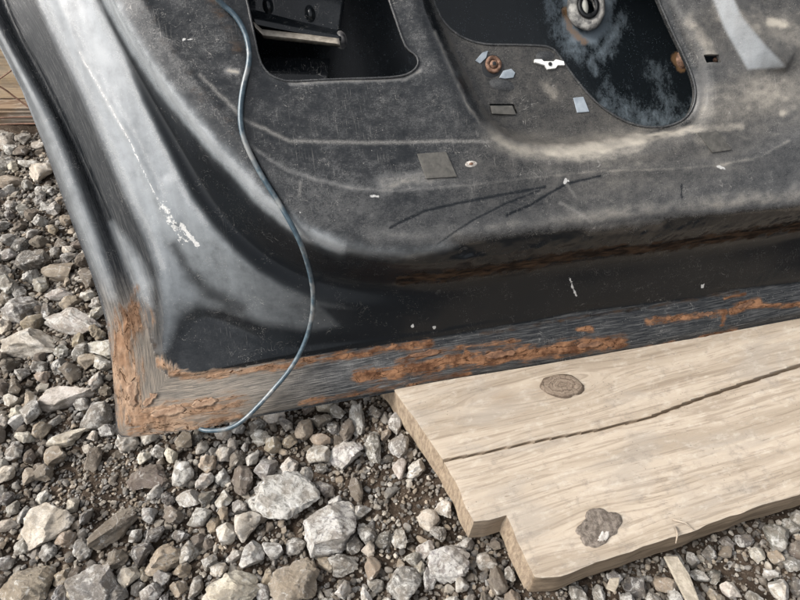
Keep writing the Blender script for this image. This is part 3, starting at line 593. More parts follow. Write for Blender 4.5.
rust = lines([([(132, 318), (124, 336), (124, 360), (128, 400), (137, 420), (165, 422)], 15, 1.), ([(150, 418), (190, 412), (235, 404)], 11, .8), ([(136, 288), (130, 316)], 4, .5), ([(170, 374), (200, 377), (213, 375), (260, 369), (310, 361), (380, 350), (430, 343)], 4, .85),
              ([(360, 377), (400, 371), (440, 363), (500, 357), (560, 350), (620, 342)], 7, 1.), ([(395, 362), (430, 353), (480, 346), (520, 341)], 4, .62), ([(640, 352), (690, 342), (735, 330)], 3.2, .8), ([(648, 322), (680, 318), (725, 312)], 3.2, .85),
              ([(733, 311), (745, 304), (757, 303)], 4, 1.), ([(757, 306), (800, 304), (860, 295)], 2.6, .9), ([(578, 330), (592, 329)], 2.6, .9), ([(300, 404), (384, 388), (470, 372)], 3, .62), ([(130, 430), (200, 423), (240, 416)], 5, .8), ([(150, 412), (205, 404)], 9, .75), ([(725, 298), (745, 294)], 2, .8), ([(722, 325), (724, 316)], 2.2, .9), ([(160, 362), (176, 372)], 5, .8), ([(465, 350), (470, 357), (478, 362)], 2.5, 1)])
bowl = np.clip((300 - PX) / 60, 0, 1) * np.clip((PY - 290) / 15, 0, 1)
rtan = np.interp(PY, [280, 350], [.6, 1]) * np.clip(1.35 - np.hypot((PX - 140) * .8, (PY - 400) * 1.1) / 120, 0, 1)
dirt = lines([([(400, 280), (460, 274), (523, 265), (577, 255), (667, 246), (750, 233), (800, 225), (1000, 198)], 6, .8), ([(138, -30), (146, 5), (166, 42), (197, 88), (215, 110), (240, 135)], 11, .3), ([(206, -30), (214, 5), (228, 30), (240, 52)], 8, .45),
              ([(150, 330), (157, 358), (168, 372)], 3, .5), ([(480, 335), (560, 320), (640, 308), (737, 292)], 3, .5)])
low = np.clip((88 - W) / 9, 0, 1); hi = np.clip((W - 84) / 6, 0, 1); inL = inside(PX, PY, np.array([(x, y) for x, y, _ in L_])); dL = seg_near(PX, PY, np.array([(x, y) for x, y, _ in L_]), True)[0]
warm = np.clip(dL / 10, 0, 1) * inL * low; warm = np.maximum(warm, lines([([(500, 160), (620, 155), (720, 130), (800, 60)], 50, .7), ([(125, 300), (140, 420), (240, 410)], 25, .9), ([(710, 30), (790, 20)], 40, .7)]))
dust = np.maximum(lines([([(490, 130), (502, 142), (520, 148), (545, 151), (575, 151), (620, 144), (640, 139)], 11, .72), ([(630, 140), (665, 133), (700, 129), (740, 126)], 4.5, .7), ([(498, 136), (520, 142), (570, 145), (620, 140)], 17, .5), ([(715, 105), (760, 95), (790, 95)], 26, .45)], 1.), lines([([(700, 105), (760, 95), (800, 100)], 26, .42), ([(250, 146), (285, 169), (320, 181), (355, 189), (395, 191), (460, 186), (540, 177), (600, 171), (662, 169), (720, 165), (760, 157), (790, 140)], 1.9, .36), ([(385, 183), (440, 176)], 9, .5),
              ([(375, 236), (440, 238), (520, 222), (600, 215), (700, 205), (800, 195)], 9, .26), ([(590, 232), (625, 228), (660, 224)], 6, .6), ([(725, 10), (770, 30), (800, 35)], 18, .4), ([(770, 22), (785, 26)], 6, .9), ([(782, 112)], 6, .8), ([(545, 85), (555, 95)], 8, .6), ([(700, 140), (720, 140)], 7, .6), ([(690, 20), (705, 40), (712, 55)], 7, .5), ([(445, 30), (465, 75), (487, 118)], 4, .4), ([(228, 70), (238, 72)], 3, .8), ([(160, 400), (260, 392), (400, 366)], 12, .3), ([(505, 148), (487, 133), (467, 105), (435, 32)], 2, .6), ([(290, 84), (350, 81), (405, 79), (420, 70)], 1.8, .6)]))
dust = dust * JA
dust = np.maximum(dust, warm * .3); dust = dust * (1 + 0 * hi) + .15 * hi * (dust < .5) * (1 - dust) + .12 * np.clip((PY - 150) / 60, 0, 1) * hi
dust = dust + np.clip((PX - 520) / 380, 0, .25) * np.maximum(hi, .6 * low * (W > 60)) * (1 - np.clip(dust, 0, 1))
dust = dust + hi * ((fbm(U * 22, V * 48, 171, 4) - .5) * .17 + (fbm(U * 120, V * 210, 181, 3) - .5) * .20)
dust = dust + .10 * bowl + lines([([(x + 5, y) for x, y, _ in D_[2:9]], 3.2, .42), ([(x - 5, y + 1) for x, y, _ in E_[2:8]], 4, .30), ([(60, 0), (90, 53), (120, 107), (139, 140), (165, 195)], 2.2, .22)])  # bright edges of the left facet, highlights painted through the dust mask
dust = dust + .5 * np.exp(-(dist_px(PX + JX * .4, PY + JY * .4, [(x - 1, y + 1) for x, y, _ in G_[1:12]], 14) / 5.)**2)  # sky-catching panel edge painted as a pale dusty stripe
chip = lines([([(162, 205), (176, 228), (184, 240)], 6, .5), ([(128, 137), (142, 168), (157, 197), (173, 219)], 1.1, .62), ([(181, 225), (190, 236), (198, 245)], 2.8, .85), ([(80, 53), (110, 107), (128, 137)], 1.1, .62), ([(566, 181)], 2.6, 1), ([(703, 286)], 2.2, 1.), ([(413, 326)], 2, .9), ([(434, 328)], 2, .9), ([(718, 166), (724, 168)], 1.6, .8), ([(371, 196), (378, 196)], 1.5, .9), ([(570, 278), (576, 296)], 1.1, .8), ([(183, 39), (192, 39)], 1.2, .8), ([(301, 212)], 1.5, .8), ([(312, 240)], 1.4, .7), ([(300, 500)], 1, 0)])
lz = inside(PX, PY, np.array(seamxy[:14] + [(x, y) for x, y, _ in D_[::-1]])); 
hair = lines([(SCR, 1.5, .75), ([(80, 53), (110, 107), (128, 137)], 1.5, .8), ([(300, 183), (300, 195)], 1.2, .6), ([(560, 203), (580, 214), (592, 222)], 1.6, .5), ([(565, 182), (575, 196)], 1.2, .5)])
sky_sheen = np.zeros(len(PX))  # sky reflection and dust haze painted into facet and edge stripe colour
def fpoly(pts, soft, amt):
    global sky_sheen
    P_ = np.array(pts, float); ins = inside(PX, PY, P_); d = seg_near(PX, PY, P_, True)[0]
    sky_sheen = np.maximum(sky_sheen, amt * np.clip(np.where(ins, d, -d) / soft + .5, 0, 1))
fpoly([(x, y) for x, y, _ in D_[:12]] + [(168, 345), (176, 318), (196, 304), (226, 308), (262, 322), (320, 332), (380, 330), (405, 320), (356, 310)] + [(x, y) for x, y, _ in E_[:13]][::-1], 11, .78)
sky_sheen = sky_sheen * np.interp(PX, [235, 375], [1, .04]) * np.interp(PY, [270, 345], [1, .7])
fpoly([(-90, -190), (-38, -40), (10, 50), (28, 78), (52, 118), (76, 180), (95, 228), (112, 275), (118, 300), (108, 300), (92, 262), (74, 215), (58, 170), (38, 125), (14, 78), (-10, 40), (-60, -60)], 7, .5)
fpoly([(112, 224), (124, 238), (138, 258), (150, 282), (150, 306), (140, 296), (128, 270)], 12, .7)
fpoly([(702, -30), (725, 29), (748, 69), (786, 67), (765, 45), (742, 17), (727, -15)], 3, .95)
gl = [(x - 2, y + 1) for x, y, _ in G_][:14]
for a_, r_, s_ in ((gl[:12], 7.5, 1.5), ([(330, 244), (372, 252), (410, 254), (450, 247)], 6, .45)): sky_sheen = np.maximum(sky_sheen, lines([(a_, r_, s_)], 1.3))
dk_ = lines([([(174, 246), (186, 268), (200, 284)], 6, 1.), ([(190, 275), (212, 294), (240, 308)], 8, .9)], 1.1, .5); sky_sheen = sky_sheen * (1 - .85 * dk_) * (.72 + .5 * fbm(U * 120, V * 9, 161, 4))
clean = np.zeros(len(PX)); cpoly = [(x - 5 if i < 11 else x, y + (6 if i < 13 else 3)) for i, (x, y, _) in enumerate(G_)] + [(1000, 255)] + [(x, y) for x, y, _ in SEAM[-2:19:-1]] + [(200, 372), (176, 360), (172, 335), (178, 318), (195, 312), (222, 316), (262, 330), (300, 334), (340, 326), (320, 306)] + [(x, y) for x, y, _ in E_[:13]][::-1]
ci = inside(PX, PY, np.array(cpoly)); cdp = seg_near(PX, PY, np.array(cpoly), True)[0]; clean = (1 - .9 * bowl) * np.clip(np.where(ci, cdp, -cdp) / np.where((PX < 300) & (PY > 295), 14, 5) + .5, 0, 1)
sky_sheen = np.clip(sky_sheen * (1 - .85 * clean), 0, 1); dust = dust - .50 * clean - .22 * lz * (sky_sheen < .3)
wipe = lines([([(690, 185), (690, 186)], 1, .1), ([(390, 228), (405, 220), (425, 211), (450, 205), (490, 197), (545, 187)], 1., .36), ([(437, 245), (455, 232), (475, 219), (505, 204), (540, 190)], .8, .3), ([(507, 215), (530, 205), (552, 192), (566, 184), (600, 176)], 1., .4), ([(290, 262), (340, 272)], 8, .6), ([(682, 185), (682, 198)], 1., .3)], 1.15, .25)
stria = np.where(infl, np.clip((dsil - 1) / 3, 0, 1), 0.); stria = stria * np.where(PX < 160, np.interp(PY, [235, 335], [.2, 1]), 1.); stria = stria * np.interp(PX, [300, 520, 800], [1, .62, .5])
stria = np.maximum(stria, lz * .25)
# relief: dents, rust scale, mud crust
W = W + (fbm(U * 9, V * 9, 61, 3) - .5) * 2.2 * np.clip((W - 8) / 10, 0, 1)
rr = np.clip((rust - .35) * 2.2, 0, 1); ridg = 1 - np.abs(fbm(U * 35, V * 120, 77, 4) - .5) * 5
ridg = np.where(PX < 165, 1 - np.abs(fbm(U * 110, V * 50, 79, 4) - .5) * 5, ridg)
W = W + rr * (np.clip(ridg, -.5, 1) * 1.1 - .3) + rr * (fbm(U * 260, V * 260, 71, 3) - .5) * 1.2
W = W + np.clip(dirt, 0, 1) * (W < 84) * (fbm(U * 25, V * 140, 81, 4) - .5) * 4.5
edge_crust = lines([([(440, 262), (500, 254), (560, 247), (650, 236), (750, 223), (800, 217), (1000, 193)], 7, 1.)]); W = W + edge_crust * (fbm(U * 70, V * 110, 91, 4) - .5) * 6
W = W - wipe * .25 + 1.3 * np.exp(-(dist_px(PX, PY, np.array([(30, -60), (58, 0), (80, 53), (110, 107), (128, 137), (157, 197), (175, 222)]), 30) / 5)**2) - 1.5 * np.exp(-(dist_px(PX, PY, np.array([(62, -40), (82, 0), (112, 60), (140, 120), (165, 172)]), 34) / 9)**2)
W = W - 2.0 * np.exp(-(dist_px(PX, PY, np.array([(458, 243), (480, 250), (500, 258)]), 20) / 7)**2)
attrs = dict(sky_sheen=sky_sheen, hair=hair, rust=rust, rtan=rtan, dirt=dirt, dust=dust, warm=warm, chip=chip, wipe=wipe, stria=stria, flow=np.stack([dsil / 1000, arc / 1000, np.zeros(len(arc))], 1))  # dust holds the painted edge highlights as well as real dust
infl_f = infl[q].mean(1) > .5
def sub_mesh(name, qq):
    ids, inv = np.unique(qq, return_inverse=True); qq = inv.reshape(qq.shape)
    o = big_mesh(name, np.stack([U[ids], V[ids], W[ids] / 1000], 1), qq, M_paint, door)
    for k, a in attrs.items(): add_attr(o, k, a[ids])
    return o
panel = sub_mesh('inner_panel', q[~infl_f]); flange = sub_mesh('hem_flange', q[infl_f]); flange['label'] = 'rusted hem flange round the corner'
panel.data.set_sharp_from_angle(angle=math.radians(50))
# folded lips along the openings and hem : a small skirt going down from every border edge
be = border_loops(q); bset = sorted({a for e in be for a in e}); bi = {a: i for i, a in enumerate(bset)}; nb = len(bset)
bu, bv, bw = U[bset], V[bset], W[bset]; inw = np.zeros((nb, 2))
ishem = seg_near(bu, bv, np.array(outd), True)[0] < .002
V_ = [np.stack([bu, bv, bw / 1000], 1)]
for f, dz in ((.5, -.0018), (1., -.0045)): V_.append(np.stack([bu, bv, np.where(ishem, bw / 1000 * (1 - f) - .003 * f, bw / 1000 + dz)], 1))
V_ = np.concatenate(V_); fs = []
for a, b in be:
    for l in (0, 1): fs.append((bi[b] + l * nb, bi[a] + l * nb, bi[a] + (l + 1) * nb, bi[b] + (l + 1) * nb))
lip = big_mesh('edge_lip', V_, np.array(fs), M_paint, door)
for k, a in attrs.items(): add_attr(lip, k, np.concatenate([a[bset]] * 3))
# raised light rim round both openings
def rim_tube(poly, ww, r, name='opening_rim'):
    P_ = np.array([(a, b, 0) for a, b in poly]); wz = hsamp(P_[:, 0], P_[:, 1]); P_[:, 2] = wz / 1000 + r * .2; P_ = np.vstack([P_, P_[:1]])
    m = P_[:, 1] < .5; P_ = P_[m]
    Vt, Ft = tube(resample(P_, .004), r, 8); o = mesh_obj(name, Vt, Ft, M_paint2, door); return o
M_paint2 = mat_paint(False, .28, 'dusty_rim_paint')
rim_tube(hole2, 76, .0012); rim_tube(hole1, 92, .0011)
# outer skin behind
Us, Vs, qs = sheet(resample(outd + [outd[0]], .01)[:-1], [], .004, .004)
dsk = seg_near(Us, Vs, np.array(outd), True)[0]; Ws = -3 - 22 * (1 - np.exp(-dsk / .10)); Ws += (fbm(Us * 12, Vs * 5, 23, 3) - .5) * 3
Pw = dw(Us, Vs, Ws); dd = Pw - CAM; kk = dd @ fw; SX = 400 + F * (dd @ rt) / kk; SY = 300 - F * (dd @ up) / kk
PXb, PYb = PX, PY; PX, PY = SX, SY
stain = lines([([(568, 22), (576, 36), (592, 38), (604, 26), (606, 4), (590, -12), (568, 0)], 9, 1.1), ([(552, 0), (556, 25), (572, 47), (588, 58), (604, 52), (618, 20)], 13, .62), ([(610, 104), (650, 120), (690, 118)], 20, .58), ([(655, 70), (668, 105)], 14, .5), ([(605, 80), (612, 110)], 8, .5), ([(590, 60), (597, 75)], 6, .7), ([(300, 65), (320, 72)], 30, .22), ([(380, 70), (410, 72)], 16, .3), ([(380, 20), (375, 60)], 22, .2)], 1.15, 0)
rs_ = lines([([(565, 10), (570, 30), (585, 42)], 7, .62), ([(676, 58), (682, 68)], 8, .7)], 1.15, 0)
skin = big_mesh('outer_skin', np.stack([Us, Vs, Ws / 1000], 1), qs, M_skin, door); add_attr(skin, 'stain', stain); add_attr(skin, 'rust', rs_)
PX, PY = PXb, PYb
# ---- parts seen through the openings
def loc(x, y, ww): a = uv(x, y, ww); return np.array([a[0], a[1], ww / 1000])
def surf(u, v):
    h = hsamp(np.atleast_1d(u), np.atleast_1d(v)); return h + (fbm(np.atleast_1d(u) * 9, np.atleast_1d(v) * 9, 61, 3) - .5) * 2.2 * np.clip((h - 8) / 10, 0, 1)
def on(x, y, lift=0., w0=76.):
    w_ = w0
    for _ in range(4): a = uv(x, y, w_); w_ = float(surf(a[0], a[1])[0])
    return np.array([a[0], a[1], w_ / 1000 + lift])
def quadstrip(name, A, B, mat, parent, cols=24):   # ruled bands between several rails
    rails = [resample(np.array(r, float), 1e9) for r in A]; V_ = []; n = cols + 1
    for r in A:
        r = np.array(r, float); t = np.linspace(0, len(r) - 1, n); V_ += [np.array([np.interp(s, range(len(r)), r[:, k]) for k in range(3)]) for s in t]
    F_ = [(i * n + k, i * n + k + 1, (i + 1) * n + k + 1, (i + 1) * n + k) for i in range(len(A) - 1) for k in range(cols)]
    o = mesh_obj(name, V_, F_, mat, parent, True, 35); s = o.modifiers.new('thick', 'SOLIDIFY'); s.thickness = .0014; s.offset = 0; return o
M_boss = mat_paint(False, .0, 'glossy_dark_paint')
br = quadstrip('window_channel', [[loc(238, -60, 46), loc(300, -50, 46), loc(352, -40, 46)], [loc(246, 8, 46), loc(300, 22, 46), loc(340, 31, 46)], [loc(250, 16, 52), loc(300, 26, 52), loc(341, 34, 52)], [loc(252, 24, 62), loc(300, 33, 62), loc(341, 40, 62)]], None, M_boss, door)
quadstrip('channel_lip', [[loc(253, 22, 62), loc(262, 30, 63), (loc(300, 34, 63)), loc(339, 39, 63)], [loc(255, 27, 65), loc(263, 35, 66), loc(300, 39, 66), loc(340, 44, 66)], [loc(256, 31, 62), loc(264, 38, 62), loc(300, 42, 62), loc(340, 46.5, 62)]], None, M_lip, br, 30)
def dome(name, c, rx, ry, h, mat, parent, n=16, rings=6, pw=2., rot=0):
    V_ = []; F_ = []; ca, sa = math.cos(rot), math.sin(rot)
    for r in range(rings):
        f = 1 - r / rings
        for s in range(n):
            t = 2 * math.pi * s / n; x = math.cos(t) * rx * f; y = math.sin(t) * ry * f; V_.append((c[0] + x * ca - y * sa, c[1] + x * sa + y * ca, c[2] + h * (1 - f**pw)))
    V_.append((c[0], c[1], c[2] + h))
    for r in range(rings - 1):
        for s in range(n): F_.append((r * n + s, r * n + (s + 1) % n, (r + 1) * n + (s + 1) % n, (r + 1) * n + s))
    for s in range(n): F_.append(((rings - 1) * n + s, (rings - 1) * n + (s + 1) % n, rings * n))
    return mesh_obj(name, V_, F_, mat, parent)
for x, y in ((268, 6), (310, 14)): dome('pressed_boss', loc(x, y, 46), .0055, .009, .006, M_boss, br, 18, 7)
dome('channel_end_cap', loc(341, 40, 52), .006, .009, .006, M_under, door, 14, 5)
quadstrip('lower_baffle', [[loc(262, 58, 40), loc(300, 58, 40), loc(330, 59, 40)], [loc(262, 95, 44), loc(300, 96, 44), loc(326, 96, 44)]], None, M_boss, door)
# ring socket on the skin
def ring(name, c, R, r, mat, parent, sy=1.1, n=32, m=10, wob=.12):
    V_ = []; F_ = []
    for i in range(n):
        t = 2 * math.pi * i / n; k = 1 + wob * math.sin(3 * t + 1) * math.sin(t * 7)
        for j in range(m):
            p = 2 * math.pi * j / m; rr_ = R + r * math.cos(p) * k; V_.append((c[0] + math.cos(t) * rr_, c[1] + math.sin(t) * rr_ * sy, c[2] + r * math.sin(p) * k * .8))
    for i in range(n):
        for j in range(m): F_.append((i * m + j, ((i + 1) % n) * m + j, ((i + 1) % n) * m + (j + 1) % m, i * m + (j + 1) % m))
    return mesh_obj(name, V_, F_, mat, parent)
c0 = loc(586, 8, -12); rg = ring('socket_ring', c0, .0165, .0065, M_ring, door)
ring('inner_ring', c0 + [0, 0, .006], .0105, .0025, M_dark, rg); dome('pale_hole_disc', c0 + [-.0045, 0.001, .004], .0055, .0105, .003, M_hole_pale, rg)  # pale disc added to stand for brightness seen through the ring's hole
dome('rubber_bung', loc(682, 60, 30), .007, .010, .004, M_bolt, door, 18)
# bolt with washer, white clip, pads on the recessed plate
def flat_poly(name, pts, ww, h, mat, parent, label=None):
    P_ = [on(x, y, .0006, ww) for x, y in pts]; n = len(P_); V_ = P_ + [p + [0, 0, -.004] for p in P_]; V_ = [np.array(p) + [0, 0, h] for p in P_] + V_[n:]
    F_ = [tuple(range(n))[::-1]] + [(k, (k + 1) % n, n + (k + 1) % n, n + k) for k in range(n)]
    o = mesh_obj(name, V_, F_, mat, parent, False); b = o.modifiers.new('bevel', 'BEVEL'); b.width = .0003
    if label: o['label'] = label
    return o
PLT = 68
flat_poly('blue_patch', [(475, 61), (482, 53), (488, 51), (486, 58), (480, 64)], PLT, .0006, M_bare, door); flat_poly('blue_patch', [(499, 78), (503, 71), (511, 69), (515, 73), (513, 78), (505, 79)], PLT, .0006, M_bare, door)
dome('bolt_shadow_plate', on(493, 65), .0135, .0105, .0008, M_dark, door, 24, 3, 4, .9)
bo = ring('bolt', on(493, 65, .0015), .0062, .0022, M_bolt, door, 1.05, 26, 8, .06); dome('bolt_head', on(493, 65, .0005), .0052, .0052, .004, M_bolt, bo, 6, 4, 5); dome('bolt_socket', on(493, 65, .0046), .002, .002, .0004, M_dark, bo, 10, 3)
dome('plate_dent', on(502, 85), .013, .006, .0022, M_paint2, door, 22, 6, 2, -.3)
cl = flat_poly('white_clip', [(534, 60), (541, 60), (543, 62), (553, 62), (555, 60), (563, 62), (564, 66), (557, 66), (555, 69), (547, 70), (544, 66), (534, 63)], PLT, .0018, M_white, door)
dome('clip_hole', on(549, 65, .0031), .002, .002, .0003, M_dark, cl, 12, 3); dome('plate_dent', on(546, 56), .011, .005, .0018, M_paint2, door, 22, 6)
flat_poly('rubber_pad', [(417, 154), (446, 152), (457, 177), (426, 179)], 93.8, .0009, M_tape, door); flat_poly('rubber_pad', [(697, 133), (717, 132), (731, 150), (712, 153)], 94, .0009, M_tape, door, 'trapezoid pad near the oval opening')
flat_poly('small_pad', [(490, 106), (512, 106), (516, 115), (492, 114)], PLT, .0007, M_tape, door); flat_poly('blue_patch', [(573, 98), (583, 97), (589, 112), (577, 113)], PLT - .4, .0006, M_bare, door)
dome('clip_in_slot', loc(716, 60, 86), .0035, .003, .003, M_bolt, door, 14, 4)
bl_ = dome('paint_blister', on(471, 164, .0001), .0058, .003, .0009, M_chalk, door, 18, 4); dome('rust_spot', on(471, 164, .0009), .0022, .0014, .0004, M_bolt, bl_, 10, 3)
# loose flakes of rust along the hem
def flake(x, y, L, Wd, ang, mat, seed, lift=.55):
    r = random.Random(seed); n = 12; V_ = []; F_ = []
    a = uv(x, y, 6); du = uv(x + math.cos(ang), y + math.sin(ang), 6) - a; th = math.atan2(du[1], du[0]); ww = float(hsamp(a[:1], a[1:])[0])
    nx_, ny_ = 9, 4
    lf = [r.uniform(.35, 1) for _ in range(nx_ + 1)]; of = [r.uniform(-.25, .25) for _ in range(nx_ + 1)]
    for i in range(nx_ + 1):
        for j in range(ny_ + 1):
            s = i / nx_ * 2 - 1; t = j / ny_ * 2 - 1; wd = Wd / 2 * lf[i] * math.sqrt(max(0.03, 1 - s**4))
            V_.append((s * L / 2 + r.uniform(-.1, .1) * Wd, (t + of[i]) * wd, (lift * max(0, t)**1.5 * (.5 + lf[i] * .8) + r.uniform(-.12, .25)) / 1000 + .0012))
    for i in range(nx_):
        for j in range(ny_): k = i * (ny_ + 1) + j; F_.append((k, k + ny_ + 1, k + ny_ + 2, k + 1))
    o = mesh_obj('rust_flake', V_, F_, mat, door, True, 40); o.location = (a[0], a[1], ww / 1000); o.rotation_euler = (0, 0, th); s = o.modifiers.new('thick', 'SOLIDIFY'); s.thickness = .0007; return o
for i, (x, y, L, Wd, an, m) in enumerate(((168, 412, .034, .013, .12, 1), (205, 403, .026, .010, .2, 1), (133, 392, .028, .013, 1.45, 1), (150, 400, .018, .010, .8, 1), (425, 354, .034, .008, .13, 0), (500, 354, .036, .009, .13, 0), (590, 345, .03, .008, .12, 0), (745, 305, .024, .009, .35, 0), (705, 314, .020, .007, .15, 0))):
    flake(x, y, L, Wd, -an, M_rusttan if m else M_rust, i)
# ------------------------------------------------------------------ the wire hanging over the door
wp = [(196, -40, 108), (210, -10, 104), (222, 4, 101), (236, 15, 99), (245, 30, 97), (249, 45, 96.5), (249, 62, 96.5), (243, 85, 97), (240, 105, 97.5), (241, 128, 98), (247, 148, 99), (262, 176, 99), (281, 205, 96), (298, 235, 88), (308, 262, 70), (313, 290, 52), (312, 318, 34), (304, 345, 22), (290, 370, 15), (270, 394, 11), (252, 413, 9), (240, 423, 8), (228, 429, 7), (212, 431, 4), (200, 430, 0)]
wp = [(x, y, float(on(x, y, 0, 95)[2] * 1000) + .4) if 0 < y < 225 else (x, y, z) for x, y, z in wp]
wp = [(x + random.uniform(-.8, .8), y, z) for x, y, z in wp]
W3 = [DA + DU * a[0] + DV * a[1] + DN * (z / 1000 + .0025) for a, z in ((uv(x, y, z + 2.5), z) for x, y, z in wp)]
W3 += [W3[-1] + np.array([-.02, .02, -.012]), W3[-1] + np.array([-.035, .07, -.03])]
Vt, Ft = tube(smooth_line(W3, 2), .0024, 12); wire = mesh_obj('wire', Vt, Ft, M_wire); tag(wire, 'blue-grey sheathed wire hanging in an S over the black door', 'wire')
# ------------------------------------------------------------------ stones
bpy_ico = {}
def ico(sub):
    if sub not in bpy_ico:
        bm = bmesh.new(); bmesh.ops.create_icosphere(bm, subdivisions=sub, radius=1); bm.verts.ensure_lookup_table()
        bpy_ico[sub] = (np.array([v.co[:] for v in bm.verts]), np.array([[v.index for v in f.verts] for f in bm.faces])); bm.free()
    return bpy_ico[sub]
def rock_verts(sub, seed, dims=(1, .75, .6), cuts=14, rough=.05):
    r = np.random.default_rng(seed); v, f = ico(sub); v = v.copy()
    for _ in range(cuts):
        n = r.normal(size=3); n /= np.linalg.norm(n); d = r.uniform(.50, .86); v -= np.maximum(0, v @ n - d)[:, None] * n
    if rough:
        k = 2.3; s = seed * 7.7
        nn = sum((1.1, .8, .4, .22)[i] * (vnoise(v[:, a] * kk_ + s, v[:, b] * kk_ + v[:, c] * 1.7 * kk_ + s, seed + i) - .5) for i, (a, b, c, kk_) in enumerate(((0, 1, 2, 1.6), (1, 2, 0, 3.4), (2, 0, 1, 7.), (0, 2, 1, 13.)))) if sub >= 3 else 0
        v = v * (1 + rough * (nn if sub >= 3 else r.normal(size=len(v)) * .6)[:, None])
    m = np.abs(v).max(0); return v / m * np.array(dims), f
TONES = {'W': ((.74, .69, .61), .5), 'G': ((.31, .295, .275), .75), 'D': ((.16, .15, .14), .6), 'T': ((.43, .365, .29), .45), 'B': ((.215, .185, .155), .4), 'S': ((.34, .33, .315), 1.0), 'L': ((.53, .495, .44), .8)}
def rock_mesh(sub, seed, dims, sharp=28, **k):
    v, f = rock_verts(sub, seed, dims, **k); me = bpy.data.meshes.new('stone')
    me.from_pydata(v.tolist(), [], f.tolist()); me.polygons.foreach_set('use_smooth', [True] * len(f)); me.update(); me.set_sharp_from_angle(angle=math.radians(sharp)); me.materials.append(M_stone); return me
board_xy = None
bout = np.array([(g1 + bd_dir * a + bd_n * b)[:2] for a, b in outl])
def in_board(x, y, r):
    a = np.array([x]); b = np.array([y]); d = seg_near(a, b, bout, True)[0][0]; return inside(a, b, bout)[0] or d < r
placed = []
def put_stone(me, px, py, wpx, hpx, rot, tone, name='stone', hgt=.75, sink=.30, jit=True):
    p = gz(px, py, .008); s = ((p - CAM) @ fw) / F
    a, b = wpx * s / 2, hpx * s / 2 * 1.05; c = min(a, b) * hgt + .002
    z = float(soil_h(np.array([p[0]]), np.array([p[1]]))[0]) + c * (1 - sink) * .8
    p = gz(px, py, z)
    o = bpy.data.objects.new(name, me); col.objects.link(o); o.location = p; o.scale = (a, b, c)
    o.rotation_euler = (random.uniform(-.2, .2), random.uniform(-.2, .2), math.radians(rot)) if jit else (0, 0, math.radians(rot))
    t, al = TONES[tone]; k = random.uniform(.88, 1.12); o.color = (t[0] * k, t[1] * k * random.uniform(.97, 1.02), t[2] * k * random.uniform(.94, 1.04), al)
    placed.append((p[0], p[1], max(a, b) * .5 + min(a, b) * .5, px, py)); return o, (a, b, c)
